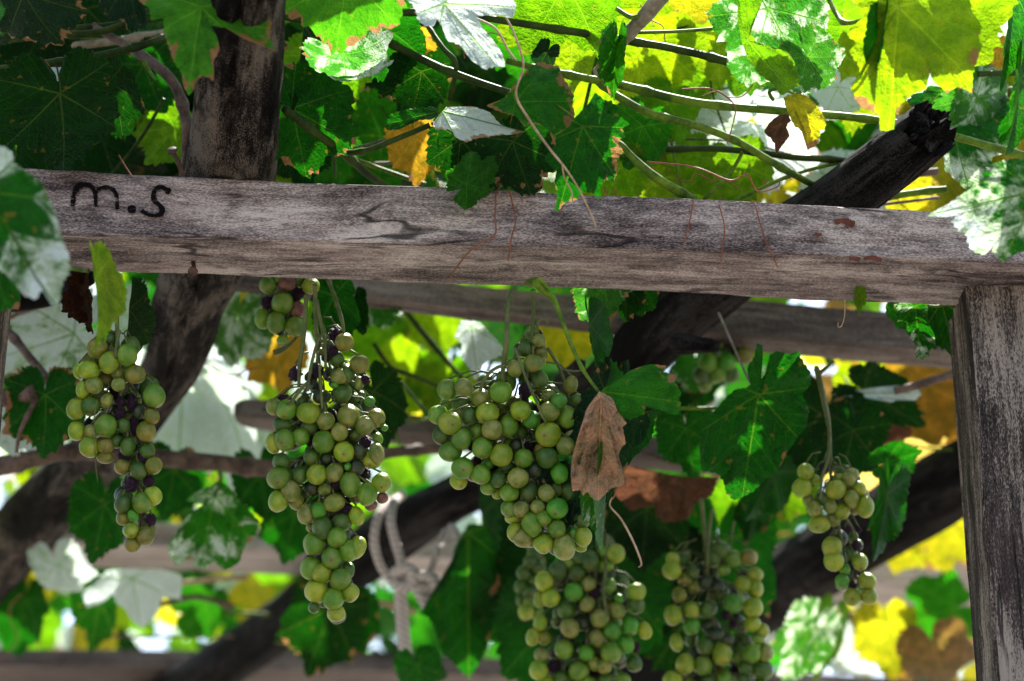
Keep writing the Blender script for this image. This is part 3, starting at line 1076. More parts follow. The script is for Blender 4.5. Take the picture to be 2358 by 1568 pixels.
B2a = [(1360, 775, 102, 110, 'o', .3), (1270, 970, 85, 90, 'k', .6), (1540, 1030, 112, 100, 'o', .2), (1395, 1130, 90, 110, 'k', .5), (1300, 1170, 100, 90, 'b', .2),
       (1050, 1110, 70, 90, 'p', .3), (950, 1180, 60, 60, 'p', .4), (1215, 880, 95, 60, 'p', .2), (1145, 960, 50, 50, 'p', .2), (790, 1140, 70, 115, 'p', .6),
       (1245, 1275, 50, 40, 'v', 0), (1340, 1370, 105, 110, 'k', .4), (1535, 1250, 50, 80, 'b', .7), (1605, 1210, 60, 65, 'p', .6), (1655, 1460, 62, 58, 'v', 0), (1075, 1410, 80, 80, 'd', .8)]
B2b = [(545, 200, 95, 95, 'b', .5), (685, 232, 115, 118, 'g', 0), (860, 160, 55, 70, 'k', .8), (942, 270, 140, 115, 'y', 0), (1145, 365, 98, 105, 'b', -.1),
       (1410, 305, 115, 135, 'b', .2), (1730, 330, 85, 120, 'o', .4), (1600, 415, 98, 118, 'b', 0), (1305, 490, 92, 108, 'b', -.1), (1120, 605, 120, 130, 'g', 0),
       (850, 555, 102, 95, 'g', .1), (665, 590, 112, 130, 'g', 0), (530, 630, 85, 120, 'y', .5), (1355, 725, 115, 118, 'y', -.1), (1525, 705, 80, 105, 'd', .5),
       (1735, 740, 85, 125, 'b', .2), (1680, 830, 110, 80, 'y', .6), (645, 410, 110, 90, 'k', .7), (960, 430, 100, 90, 'k', .8), (1485, 520, 70, 60, 'k', .8),
       (1610, 610, 60, 80, 'p', .5), (960, 610, 60, 60, 'p', 1), (625, 840, 102, 95, 'k', .5), (975, 790, 90, 100, 'k', .5), (1160, 800, 80, 90, 'd', .9),
       (590, 1030, 130, 130, 'g', 0), (840, 990, 85, 105, 'k', .4), (1035, 985, 108, 120, 'y', 0), (1243, 965, 95, 115, 'b', .1), (1395, 895, 38, 48, 'v', 0),
       (1430, 1100, 100, 150, 'g', .2), (1500, 900, 70, 120, 'd', .7), (1270, 1100, 75, 60, 'p', .5), (735, 1185, 100, 125, 'b', 0), (590, 1300, 110, 125, 'y', .2),
       (800, 1310, 85, 95, 'o', .6), (1130, 1160, 80, 70, 'b', .6), (980, 1150, 90, 90, 'd', 1), (1240, 1320, 125, 98, 'b', .1), (1625, 1220, 110, 135, 'g', 0),
       (1790, 1080, 103, 118, 'y', .1), (1800, 1260, 65, 70, 'r', .5), (1060, 1405, 85, 92, 'v', 0), (910, 1450, 95, 120, 'b', .4), (1500, 1470, 70, 120, 'y', .5),
       (1390, 1400, 80, 80, 'p', .6), (1310, 1470, 50, 60, 'p', .5), (1670, 1340, 80, 60, 'r', .8), (1830, 445, 45, 35, 'v', .3), (1750, 570, 50, 75, 'g', .8)]
B2c = [(1100, 285, 115, 135, 'k', .1), (1275, 395, 115, 118, 'g', -.1), (1330, 220, 110, 110, 'k', .6), (1010, 470, 120, 140, 'g', .4), (1410, 550, 105, 125, 'g', .1),
       (1510, 510, 98, 135, 'y', .4), (1215, 630, 118, 125, 'g', 0), (975, 760, 115, 140, 'g', .5), (1095, 815, 105, 110, 'y', 0), (1315, 880, 120, 130, 'g', 0),
       (1400, 780, 75, 105, 'k', .5), (1035, 1020, 135, 135, 'y', .3), (1430, 1040, 95, 115, 'y', .3), (1230, 1110, 115, 130, 'g', -.1), (1265, 1280, 105, 100, 'y', .3),
       (1005, 1210, 65, 70, 'k', .4), (960, 280, 40, 60, 'b', .8)]
bunch('long pointed green bunch left of the middle, tail hanging down to the dark pole',
      [(900, 1090, S8, B2a), (900, 1540, S8, B2b), (900, 1990, S8, B2c)], 2.225,
      [(725, 655), (728, 760), (738, 880), (745, 1000), (750, 1150), (765, 1280), (768, 1380)],
      [[(704, 680, 2.225, 5), (703, 730, 2.215, 5.5), (697, 790, 2.215, 5.5), (690, 840, 2.22, 5), (688, 890, 2.225, 4)],
       [(728, 690, 2.215, 5), (738, 740, 2.215, 4.5), (748, 790, 2.22, 4), (750, 850, 2.225, 3.5)],
       [(748, 765, 2.215, 3), (730, 790, 2.212, 3.5), (715, 850, 2.21, 4), (708, 900, 2.215, 4)],
       [(755, 645, 2.25, 4), (770, 680, 2.24, 4.5), (785, 730, 2.23, 5), (792, 765, 2.228, 3)],
       [(708, 880, 2.212, 3.5), (690, 900, 2.212, 4), (670, 925, 2.215, 3.5), (645, 940, 2.22, 3)],
       [(735, 840, 2.212, 3), (738, 880, 2.212, 3.2), (742, 940, 2.215, 3)]], seed=5)
B1b = [(475, 105, 105, 100, 'g', .2), (700, 90, 110, 75, 'r', 0), (970, 115, 105, 90, 'y', 0), (640, 315, 115, 130, 'g', -.1), (470, 310, 85, 85, 'p', .5),
       (410, 500, 88, 118, 'g', .3), (562, 545, 112, 125, 'g', -.2), (778, 590, 105, 120, 'g', 0), (820, 390, 100, 95, 'r', .5), (800, 230, 75, 100, 'p', .7), (640, 740, 70, 50, 'g', .5),
       (600, 10, 100, 100, 'g', .4), (820, 0, 100, 100, 'k', .4), (880, 190, 40, 70, 'p', .5), (600, 660, 40, 40, 'p', .8)]
bunch('short cluster of green and purple grapes tucked right under the beam', [(900, 1090, S8, B1b)], 2.30,
      [(668, 590), (666, 640), (662, 700), (660, 770)],
      [[(690, 765, 2.305, 3), (676, 785, 2.3, 3.5), (650, 805, 2.3, 6), (630, 812, 2.3, 7)]], fill=.3, seed=6)
B1x = [(840, 250, 120, 110, 'o', .4), (1185, 330, 110, 130, 'g', 0), (980, 420, 110, 130, 'y', .1), (745, 510, 125, 110, 'y', .2), (620, 525, 55, 90, 'y', .5),
       (1075, 540, 70, 80, 'o', .5), (1280, 560, 115, 110, 'o', .3), (800, 685, 100, 100, 'b', 0), (670, 740, 75, 105, 'y', .4), (1085, 675, 80, 80, 'b', .1),
       (950, 860, 58, 100, 'b', .4), (1500, 810, 118, 140, 'g', .1), (1115, 880, 60, 70, 'p', .5), (1100, 1020, 70, 70, 'p', .5), (590, 960, 100, 125, 'y', .3),
       (760, 930, 115, 110, 'k', .2), (1475, 1045, 82, 98, 'o', .1), (1410, 1225, 105, 118, 'o', .2), (935, 1160, 118, 140, 'g', -.1), (1140, 1155, 80, 85, 'k', .4),
       (600, 1220, 95, 110, 'y', .4), (770, 1220, 80, 85, 'b', .2), (750, 1400, 110, 130, 'y', .3), (935, 1390, 95, 90, 'o', .2), (1060, 1340, 80, 80, 'k', .6),
       (1195, 1400, 82, 115, 'k', .2), (1420, 1450, 80, 100, 'k', .5), (1250, 900, 60, 120, 'p', .9), (1270, 1150, 50, 130, 'p', .9), (1330, 1000, 70, 90, 'd', .9)]
B1y = [(930, 250, 100, 70, 'o', .4), (1150, 240, 80, 90, 'p', .6), (1315, 410, 90, 105, 'k', .1), (1495, 350, 85, 110, 'o', .3), (1130, 360, 90, 90, 'o', .4),
       (1240, 570, 90, 95, 'p', .3), (1440, 530, 75, 70, 'p', .4), (1380, 250, 80, 100, 'p', .6), (1140, 800, 95, 115, 'k', .2), (1360, 780, 105, 120, 'g', 0),
       (1490, 700, 95, 110, 'y', .4), (1255, 930, 62, 75, 'v', .1), (1140, 960, 80, 85, 'o', .5), (1465, 980, 65, 80, 'p', .3), (1235, 1105, 90, 90, 'y', .1),
       (1400, 1165, 105, 115, 'o', .3), (1245, 1270, 85, 95, 'o', .4)]
bunch('long narrow olive bunch at far left, in front of the grey pole', [(100, 1290, S8, B1x), (100, 1722, S8, B1y)], 2.14,
      [(268, 640), (270, 760), (275, 880), (290, 1000), (315, 1100), (325, 1220)],
      [[(275, 760, 2.14, 4), (268, 800, 2.135, 4.5), (262, 860, 2.14, 4)],
       [(224, 920, 2.12, 1.3), (218, 960, 2.12, 1.3), (219, 1050, 2.12, 1.3), (225, 1110, 2.13, 1)]], fill=.5, seed=8)
B6a = [(690, 335, 98, 90, 'y', 0), (650, 525, 115, 108, 'y', .1), (800, 425, 55, 60, 'y', .5), (1040, 545, 125, 105, 'y', 0), (1195, 430, 75, 90, 'b', .2),
       (1230, 370, 85, 70, 'b', .4), (1320, 530, 70, 95, 'y', .4), (1230, 650, 80, 105, 'b', .1), (1385, 740, 95, 130, 'y', .2), (795, 770, 80, 95, 'b', .1),
       (980, 740, 75, 85, 'b', 0), (900, 650, 90, 80, 'k', .3), (720, 660, 55, 75, 'b', .5), (1110, 800, 90, 90, 'y', .3), (850, 950, 130, 95, 'y', .3),
       (1020, 900, 70, 80, 'b', .5), (1080, 410, 60, 50, 'y', .6), (1000, 1210, 110, 115, 'y', .1), (1020, 1380, 115, 115, 'y', 0), (1150, 1480, 60, 70, 'v', .2),
       (1325, 1390, 85, 105, 'y', .2), (1290, 1200, 60, 70, 'p', .3), (1310, 1020, 40, 40, 'p', .3), (1190, 1010, 40, 50, 'p', .4)]
B6b = [(1097, 880, 48, 48, 'v', .1), (1165, 990, 58, 60, 'y', .1), (1270, 880, 60, 55, 'y', .2), (1280, 985, 58, 55, 'y', .2), (1170, 910, 35, 30, 'p', .4)]
bunch('small pale yellowish bunch at right, in front of the lower right pole', [(2950, 1750, S8, B6a), (2700, 1792, 1.7426, B6b)], 2.40,
      [(1880, 845), (1895, 900), (1908, 970), (1912, 1050), (1915, 1120), (1935, 1230), (1960, 1350)],
      [[(1911, 1000, 2.4, 4), (1905, 1060, 2.395, 4), (1893, 1100, 2.39, 3.5), (1890, 1150, 2.395, 3)],
       [(1880, 848, 2.39, 7), (1888, 880, 2.39, 7), (1898, 930, 2.395, 6), (1908, 980, 2.4, 5)],
       [(1886, 860, 2.39, 5), (1905, 845, 2.39, 4), (1920, 830, 2.39, 4)]], fill=.3, seed=9)
B4 = [(1300, 210, 95, 105, 'y', .6), (1030, 290, 100, 110, 'k', .6), (1180, 190, 60, 70, 'g', .7), (690, 390, 95, 100, 'k', .5), (540, 510, 95, 110, 'y', .4),
      (890, 410, 90, 90, 'k', .6), (860, 620, 95, 95, 'v', .2), (1015, 530, 75, 80, 'b', .4), (1090, 640, 50, 60, 'p', .2), (1230, 550, 75, 85, 'g', .3),
      (1525, 620, 100, 95, 'y', .3), (1340, 690, 50, 50, 'v', .2), (1000, 745, 75, 85, 'b', .1), (610, 680, 100, 95, 'y', .2), (490, 700, 60, 90, 'y', .5),
      (770, 810, 85, 95, 'k', .4), (1135, 900, 95, 100, 'b', -.1), (1320, 820, 80, 95, 'b', .1), (1520, 760, 90, 95, 'k', .3), (1475, 800, 40, 40, 'v', .1),
      (815, 1005, 95, 105, 'b', 0), (1270, 1030, 95, 100, 'v', 0), (1460, 980, 85, 100, 'v', .1), (1610, 1030, 65, 95, 'y', .3), (1110, 1110, 80, 95, 'b', .2),
      (1260, 1260, 105, 110, 'g', -.1), (1420, 1180, 80, 90, 'v', .1), (1525, 1210, 45, 60, 'p', .3), (420, 1100, 70, 90, 'y', .4), (540, 1110, 70, 75, 'o', .4),
      (750, 1230, 95, 100, 'g', .3), (990, 1270, 70, 90, 'v', .1), (510, 1290, 75, 75, 'b', .4), (480, 1450, 95, 105, 'y', .2), (640, 1410, 75, 75, 'p', .5),
      (910, 1460, 110, 100, 'g', .2), (1180, 1410, 80, 80, 'b', .2), (1070, 1380, 60, 80, 'b', .3), (1500, 1380, 80, 90, 'k', .4), (500, 950, 60, 90, 'y', .6),
      (720, 1540, 90, 80, 'k', .3), (1200, 1560, 80, 70, 'k', .3), (1000, 1600, 90, 90, 'g', .2), (560, 1600, 90, 90, 'y', .3), (820, 1640, 90, 90, 'g', .2),
      (1380, 1560, 80, 80, 'g', .3), (900, 250, 90, 90, 'k', .8), (800, 300, 80, 80, 'g', .9), (1200, 330, 80, 80, 'g', .9), (1120, 1700, 90, 90, 'y', .2), (930, 780, 60, 70, 'd', .8), (960, 950, 70, 80, 'd', .9)]
bunch('blurred wide green bunch at the bottom, directly below the largest bunch', [(1950, 2110, S9, B4)], 2.56,
      [(1390, 1150), (1385, 1230), (1370, 1320), (1360, 1420), (1350, 1520), (1350, 1600)],
      [[(1400, 1230, 2.57, 4), (1395, 1300, 2.56, 4), (1390, 1370, 2.55, 4), (1400, 1420, 2.545, 3)]], fill=.6, seed=11)
B4z = [(390, 300, 70, 75, 'k', 0), (330, 420, 80, 80, 'k', .2), (300, 560, 75, 80, 'k', .3), (390, 620, 80, 80, 'k', 0), (350, 830, 85, 90, 'y', 0),
       (390, 720, 80, 80, 'g', .2), (480, 360, 80, 80, 'k', .2), (440, 500, 80, 80, 'k', .4), (300, 700, 60, 70, 'k', .4), (470, 850, 70, 80, 'g', .3), (430, 210, 70, 70, 'k', .3)]
bunch('dim green bunch half hidden at the left of the blurred wide bunch', [(1950, 2110, S9, B4z)], 2.74,
      [(1225, 1150), (1222, 1250), (1220, 1330), (1215, 1420)], [], fill=.5, seed=12)
B5 = [(420, 390, 100, 95, 'y', .2), (430, 270, 80, 60, 'y', .6), (945, 170, 100, 90, 'k', .4), (1070, 260, 90, 85, 'g', .3), (1240, 250, 95, 80, 'o', .4),
      (860, 250, 90, 80, 'k', .5), (1310, 430, 85, 70, 'y', .3), (1180, 530, 90, 85, 'y', .2), (1310, 580, 75, 95, 'y', .3), (970, 380, 70, 65, 'g', .3),
      (640, 410, 70, 70, 'k', .4), (500, 650, 75, 90, 'o', .4), (435, 865, 95, 110, 'y', .2), (630, 810, 80, 90, 'y', 0), (790, 810, 80, 90, 'k', .1),
      (1070, 740, 95, 100, 'v', 0), (1285, 780, 100, 105, 'y', .1), (630, 985, 90, 85, 'v', .1), (1280, 960, 85, 80, 'y', .2), (1390, 1030, 65, 75, 'y', .4),
      (470, 1160, 65, 95, 'y', .4), (880, 1070, 95, 80, 'd', .4), (775, 1200, 90, 95, 'k', .2), (955, 1285, 105, 115, 'y', -.1), (1340, 1120, 70, 60, 'g', .3),
      (1275, 1280, 95, 95, 'g', 0), (1420, 1270, 75, 100, 'b', .3), (560, 1385, 95, 110, 'y', 0), (750, 1400, 95, 105, 'g', .1), (430, 1550, 100, 90, 'y', .1),
      (1210, 1430, 80, 80, 'k', .3), (1390, 1450, 110, 100, 'k', .3), (1075, 960, 50, 50, 'p', .5), (990, 870, 50, 50, 'p', .6), (980, 1540, 90, 80, 'g', .3),
      (1180, 1560, 80, 70, 'k', .2), (800, 1580, 90, 80, 'k', .3), (620, 1640, 90, 90, 'y', .2), (1000, 1700, 90, 90, 'g', .2), (1350, 1640, 90, 90, 'g', .2),
      (780, 520, 70, 80, 'd', .7), (900, 560, 80, 80, 'd', .8), (650, 560, 70, 70, 'o', .7), (560, 480, 80, 70, 'o', .6), (800, 980, 70, 70, 'd', .8), (1000, 1130, 80, 80, 'd', .8)]
bunch('blurred long bunch at the bottom, left of the lower right pole', [(2500, 2110, S9, B5)], 2.62,
      [(1615, 1150), (1622, 1230), (1630, 1330), (1640, 1430), (1650, 1580)],
      [[(1640, 1170, 2.62, 4), (1632, 1230, 2.615, 4), (1628, 1300, 2.61, 4)], [(1690, 1200, 2.65, 3), (1680, 1260, 2.65, 3)]], fill=.6, seed=13)
BGz = [(170, 930, 62, 70, 'g', 0), (300, 930, 60, 66, 'v', .1), (240, 1000, 62, 66, 'g', .3), (130, 1010, 60, 60, 'k', .3), (330, 1010, 55, 60, 'k', .4), (230, 880, 60, 60, 'k', .6), (420, 880, 60, 60, 'o', .5), (150, 1080, 50, 50, 'g', .6)]
bunch('dim blurred green bunch just below the nearest batten, left of the large dark leaf', [(2700, 900, 1.7426, BGz)], 2.78,
      [(1660, 790), (1660, 830), (1655, 880)], [], fill=.4, seed=15)
BGy = [(330, 590, 55, 60, 'd', 0), (410, 600, 50, 50, 'g', .1), (360, 650, 50, 50, 'g', .2), (460, 640, 50, 50, 'k', .2)]
bunch('few dark and green grapes showing above the beam right of the grey pole', [(1120, 110, S9 * 0.85, BGy)], 2.34,
      [(770, 330), (770, 370), (772, 410)], [], fill=.4, seed=16)

# ------------------------------------------------------------------ leaves
LOBES = [(0, 1.0), (12, .91), (27, .80), (40, .85), (52, .92), (64, .85), (82, .74), (98, .75), (112, .76), (128, .68), (146, .62), (160, .52), (172, .30), (180, .06)]
VEINS = [0, 52, -52, 112, -112]
EDGES = [26, 82, 180]


def leaf_mesh(name, seed, mat, na=132, rings=(0.0, .12, .28, .45, .6, .74, .86, .94, 1.0), cup=0.1, wave=0.06, fold=0.0, curl=0.0, narrow=1.0, crumple=0.0, teeth=1.0, tipdrop=0.15, deep=1.0):
    rn = random.Random(seed)
    lob = [(a, max(.05, (r - .74) * deep + .74 if 10 < a < 150 else r) * (1 + rn.uniform(-.06, .06))) for a, r in LOBES]
    lob2 = [(a, max(.05, (r - .74) * deep + .74 if 10 < a < 150 else r) * (1 + rn.uniform(-.06, .06))) for a, r in LOBES]
    lob2[0] = lob[0]
    ph = [rn.uniform(0, 6.28) for _ in range(6)]
    nteeth = rn.choice([34, 38, 42])

    def smo(table, a):
        for (a0, r0), (a1, r1) in zip(table, table[1:]):
            if a0 <= a <= a1:
                t = (a - a0) / (a1 - a0)
                t = t * t * (3 - 2 * t)
                return r0 + (r1 - r0) * t
        return table[-1][1]

    def rad(phi):
        return smo(lob if phi >= 0 else lob2, min(180, abs(phi)))
    verts = []
    rimv = []
    nr = len(rings)
    for j, t in enumerate(rings):
        for i in range(na + 1):
            phi = -180 + 360 * i / na
            r0 = rad(phi)
            tooth = ((phi * nteeth / 360 + 40 + 0.3 * math.sin(phi * .11 + ph[0])) % 1.0)
            tz = (1 - abs(tooth - 0.38) / 0.62 if tooth > .38 else tooth / .38)
            amp = 0.105 * teeth * (0.7 + 0.5 * math.sin(phi * 0.17 + ph[1])) * (1 if abs(phi) < 160 else .3)
            rr = r0 * t + (amp * (tz - 0.45)) * t ** 7
            a = R(phi)
            x, y = math.sin(a) * rr, math.cos(a) * rr
            dv = min(abs(((phi - v_) + 180) % 360 - 180) for v_ in VEINS)
            pv = rr * math.sin(R(min(dv, 60)))
            uu = rr * math.cos(R(min(dv, 60)))
            z = 0.24 * min(pv, .2) - 0.02
            z += 0.020 * math.sin((uu - pv * 1.05) * 6.5 * 6.28) * min(1, pv * 9) * t
            z -= cup * rr * rr
            z += wave * t ** 2.2 * (math.sin(R(phi) * 3 + ph[2]) + .6 * math.sin(R(phi) * 7 + ph[3])) * rr
            z -= tipdrop * max(0, y) ** 2
            z += crumple * (noise.noise(Vector((x * 3.1 + seed, y * 3.1, 0))) * 0.35 + noise.noise(Vector((x * 8 + seed, y * 8, 4))) * 0.10)
            if curl:
                # edges roll up
                e = max(0, abs(x) - 0.18)
                z += curl * e * e * 3
                x -= math.copysign(curl * e * e * 1.1, x) if x else 0
            if fold:
                z += abs(x) * math.sin(fold)
                x = x * math.cos(fold)
            verts.append(Vector((x * narrow, y, z)))
            rimv.append((t, (phi + 180) / 360))
    faces, uvs, uv2 = [], [], []
    for j in range(nr - 1):
        for i in range(na):
            a, b = j * (na + 1) + i, j * (na + 1) + i + 1
            c, d = (j + 1) * (na + 1) + i + 1, (j + 1) * (na + 1) + i
            idx = (a, d, c, b) if j else (a, d, c)
            pm = -180 + 360 * (i + .5) / na
            vn = 0 if abs(pm) < 26 else (52 if abs(pm) < 82 else 112) * (1 if pm > 0 else -1)
            va = R(vn)
            faces.append(idx)
            for q in idx:
                jj, ii = divmod(q, na + 1)
                phi = R(-180 + 360 * ii / na)
                rr = rad(math.degrees(phi)) * rings[jj]
                uvs.append((rr * math.cos(phi - va), rr * math.sin(phi - va)))
                uv2.append(rimv[q])
    return new_mesh(name, verts, faces, uvs, [mat], True, uv2)


LV = {}
for i in range(5):
    LV['w%d' % i] = leaf_mesh('leaf', 10 + i, M_LEAF, cup=.10 + .05 * i, wave=.05 + .02 * (i % 3), tipdrop=.1 + .1 * (i % 2), deep=.8 + .35 * (i % 3))
for i in range(3):
    LV['c%d' % i] = leaf_mesh('leaf', 30 + i, M_LEAF, cup=.35 + .15 * i, wave=.07, tipdrop=.35, deep=1.2)
for i in range(3):
    LV['f%d' % i] = leaf_mesh('leaf', 40 + i, M_LEAF, cup=.12, wave=.09, fold=.45 + .3 * i, tipdrop=.25)
for i in range(3):
    LV['d%d' % i] = leaf_mesh('leaf', 50 + i, M_DRY, cup=.05, wave=.10, curl=.12 + .5 * i, crumple=.55 + .2 * i, teeth=.7, tipdrop=.1)
LV['n0'] = leaf_mesh('leaf', 61, M_LEAF, cup=.1, wave=.12, fold=.9, narrow=.8, tipdrop=.5)
LV['n1'] = leaf_mesh('leaf', 62, M_LEAF, cup=.25, wave=.10, fold=1.1, narrow=.8, tipdrop=.1)

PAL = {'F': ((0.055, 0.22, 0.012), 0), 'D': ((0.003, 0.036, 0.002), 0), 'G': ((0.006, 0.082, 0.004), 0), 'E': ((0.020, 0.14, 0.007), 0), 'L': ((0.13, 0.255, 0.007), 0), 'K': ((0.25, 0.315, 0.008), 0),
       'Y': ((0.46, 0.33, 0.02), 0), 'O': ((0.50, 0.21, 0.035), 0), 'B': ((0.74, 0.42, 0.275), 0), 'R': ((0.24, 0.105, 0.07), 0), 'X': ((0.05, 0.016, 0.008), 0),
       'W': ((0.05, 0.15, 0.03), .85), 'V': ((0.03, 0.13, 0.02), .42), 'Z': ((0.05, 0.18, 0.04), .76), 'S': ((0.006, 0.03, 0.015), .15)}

SHOOTS = {}


def shoot(key, label, base):
    SHOOTS[key] = thing('vine_shoot', label, 'vine shoot', base, 'leafy shoots of the grapevine')
    SHOOTS[key]['_n'] = 0
    return SHOOTS[key]


def cane(key, pts, mat=None, name='cane', sides=9, nodes=True, label=None):
    """pts: (x, y, depth, half width px)"""
    root = SHOOTS[key]
    q = smooth_path([list(p) for p in pts], 10 * len(pts))
    cen = [P(p[0], p[1], p[2]) for p in q]
    thin = 0.7 if mat is M_TAN else (0.85 if mat is not M_BARK else 1.0)
    rad = [p[3] * thin * p[2] / F for p in q]
    mb = MB()
    sd = len(bpy.data.objects) * 0.37
    thick = rad[0] > 0.002

    def dsp(s, a, i):
        f = 1 + 0.10 * noise.noise(Vector((math.cos(a), math.sin(a), s * 40 + sd)))
        if nodes and thick:
            f += 0.28 * math.exp(-((((s + sd * .013) % 0.075) - .037) / 0.005) ** 2)
        return f
    mb.tube(cen, rad, sides if thick else 6, dsp)
    mb.v = [v - root.location for v in mb.v]
    o = link(name, mb.mesh(name, mat or M_CANE))
    o.parent = root
    if label:
        o['label'] = label
    return o


def leaf_matrix(jx, jy, tx, ty, d, roll, pitch, wf, face):
    dx, dy = tx - jx, -(ty - jy)
    l = math.hypot(dx, dy)
    ey = (RIGHT * dx + UP * dy) / l
    ez = -FWD
    ex = ey.cross(ez)
    B = Matrix((ex, ey, ez)).transposed()
    L = l / max(0.35, math.cos(R(pitch))) * d / F
    rl = roll + (180 if face == 'u' else 0)
    M = B @ Matrix.Rotation(R(-pitch), 3, 'X') @ Matrix.Rotation(R(rl), 3, 'Y') @ Matrix.Diagonal((L * wf, L, L))
    M = M.to_4x4()
    M.translation = P(jx, jy, d)
    return M, L


def leaf(key, jx, jy, tx, ty, d, pal, var='w0', roll=0, pitch=10, wf=1.0, face='u', label=None, pet=None, pale=None, rim=None):
    root = SHOOTS[key]
    M, L = leaf_matrix(jx, jy, tx, ty, d, roll, pitch, wf * 0.82, face)
    o = bpy.data.objects.new('leaf', LV[var])
    col.objects.link(o)
    o.parent = root
    M.translation -= root.location
    o.matrix_local = M
    c, a = PAL[pal]
    j = random.uniform(.85, 1.18)
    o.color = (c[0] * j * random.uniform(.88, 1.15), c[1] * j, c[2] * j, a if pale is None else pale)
    o.pass_index = rim if rim is not None else (random.choice([0, 0, 0, 4, 10, 18]))
    if label:
        o['label'] = label
    if pet is not None:
        pts = pet + [(jx, jy, d, 2.6)]
        mb = MB()
        q = smooth_path([list(p) for p in pts], 8 * len(pts))
        mb.tube([P(p[0], p[1], p[2]) for p in q], [p[3] * p[2] / F for p in q], 7)
        mb.v = [v - root.location for v in mb.v]
        s = link('petiole', mb.mesh('petiole', M_CANE))
        s.parent = root
    return o


def outline_leaf(key, pts, c, d, pal, gx=0.0, gy=0.25, tip=None, label=None, pale=None, rim=0, dry=False, crump=0.05, teeth=3.5, cup=0.12, seed=None, pet=None):
    """a leaf of its own outline (picture points), growing from c; gx, gy tilt it away from the viewer"""
    root = SHOOTS[key]
    sd = seed if seed is not None else len(root.children) * 3.7 + c[0] * .013
    cx, cy = c
    closed = [list(p) for p in pts]
    n = len(closed)
    out = []
    per = 10 if n < 20 else 7
    for i in range(n):
        p0, p1, p2, p3 = closed[i - 1], closed[i], closed[(i + 1) % n], closed[(i + 2) % n]
        for q in range(per):
            f = q / per
            # a tighter curve than Catmull-Rom keeps the corners crisp
            v = [(1 - f) * p1[k_] + f * p2[k_] + 0.16 * (f * (1 - f)) * ((1 - f) * (p2[k_] - p0[k_] - (p2[k_] - p1[k_])) - f * (p3[k_] - p1[k_] - (p2[k_] - p1[k_]))) for k_ in (0, 1)]
            out.append(v)
    m = len(out)
    L = max(math.hypot(x - cx, y - cy) for x, y in out)
    far = tip or max(out, key=lambda p: math.hypot(p[0] - cx, p[1] - cy))
    a0 = math.atan2(-(far[1] - cy), far[0] - cx)
    va = [a0 + R(v) for v in (0, 50, -50, 105, -105)]
    s_ = 0
    ring_out = []
    for i, (x, y) in enumerate(out):
        px_, py_ = out[i - 1]
        s_ += math.hypot(x - px_, y - py_)
        dx, dy = x - cx, y - cy
        l = math.hypot(dx, dy) or 1
        w = (s_ / 15.0 + 0.35 * math.sin(s_ * .021)) % 1.0
        tz = w / .35 if w < .35 else 1 - (w - .35) / .65
        k_ = 1 + (tz - .5) * teeth / l * (1 + 0.5 * math.sin(s_ * .05 + sd))
        ring_out.append((dx * k_, dy * k_))
    rings = (0, .14, .3, .46, .6, .74, .86, .94, 1.0)
    V, Fc, U1, U2, info = [], [], [], [], []
    for t in rings:
        for i in range(m + 1):
            dx, dy = ring_out[i % m]
            x, y = dx * t / L, -dy * t / L
            rr = math.hypot(x, y)
            an = math.atan2(y, x)
            dv = min(abs((an - v + math.pi) % (2 * math.pi) - math.pi) for v in va)
            pv = rr * math.sin(min(dv, 1.05))
            uu = rr * math.cos(min(dv, 1.05))
            z = 0.30 * min(pv, .16) + 0.022 * math.sin((uu - pv * 1.05) * 6.5 * 6.28) * min(1, pv * 9) * t
            z += crump * (noise.noise(Vector((x * 2.2 + sd, y * 2.2, 1))) * 2.0 + noise.noise(Vector((x * 5.5 + sd, y * 5.5, 7))) * .9 + noise.noise(Vector((x * 12 + sd, y * 12, 3))) * .3)
            z -= cup * rr * rr + gx * x - gy * y
            pf_ = 1 - z * L * (d / F) / d
            V.append(Vector((x * pf_, y * pf_, z)))
            info.append((t, i / m, an, rr))
    for j in range(len(rings) - 1):
        for i in range(m):
            A, B_, C_, D_ = j * (m + 1) + i, j * (m + 1) + i + 1, (j + 1) * (m + 1) + i + 1, (j + 1) * (m + 1) + i
            idx = (A, B_, C_, D_) if j else (A, C_, D_)
            am = info[D_][2]
            v0 = min(va, key=lambda v: abs((am - v + math.pi) % (2 * math.pi) - math.pi))
            Fc.append(idx)
            for q in idx:
                t, w, an, rr = info[q]
                U1.append((rr * math.cos(an - v0), rr * math.sin(an - v0)))
                U2.append((t, w))
    me = new_mesh('leaf', V, Fc, U1, [M_DRY if dry else M_LEAF], True, U2)
    o = bpy.data.objects.new('leaf', me)
    col.objects.link(o)
    o.parent = root
    M = (VIEW @ Matrix.Diagonal((L * d / F,) * 3)).to_4x4()
    M.translation = P(cx, cy, d) - root.location
    o.matrix_local = M
    cc, al = PAL[pal]
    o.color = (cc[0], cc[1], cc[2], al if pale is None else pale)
    o.pass_index = rim
    if label:
        o['label'] = label
    if pet is not None:
        q = smooth_path([list(p) for p in pet + [(cx, cy, d, 2.6)]], 8 * len(pet) + 8)
        mb = MB()
        mb.tube([P(p[0], p[1], p[2]) for p in q], [p[3] * p[2] / F for p in q], 7)
        mb.v = [v - root.location for v in mb.v]
        s = link('petiole', mb.mesh('petiole', M_CANE))
        s.parent = root
    return o


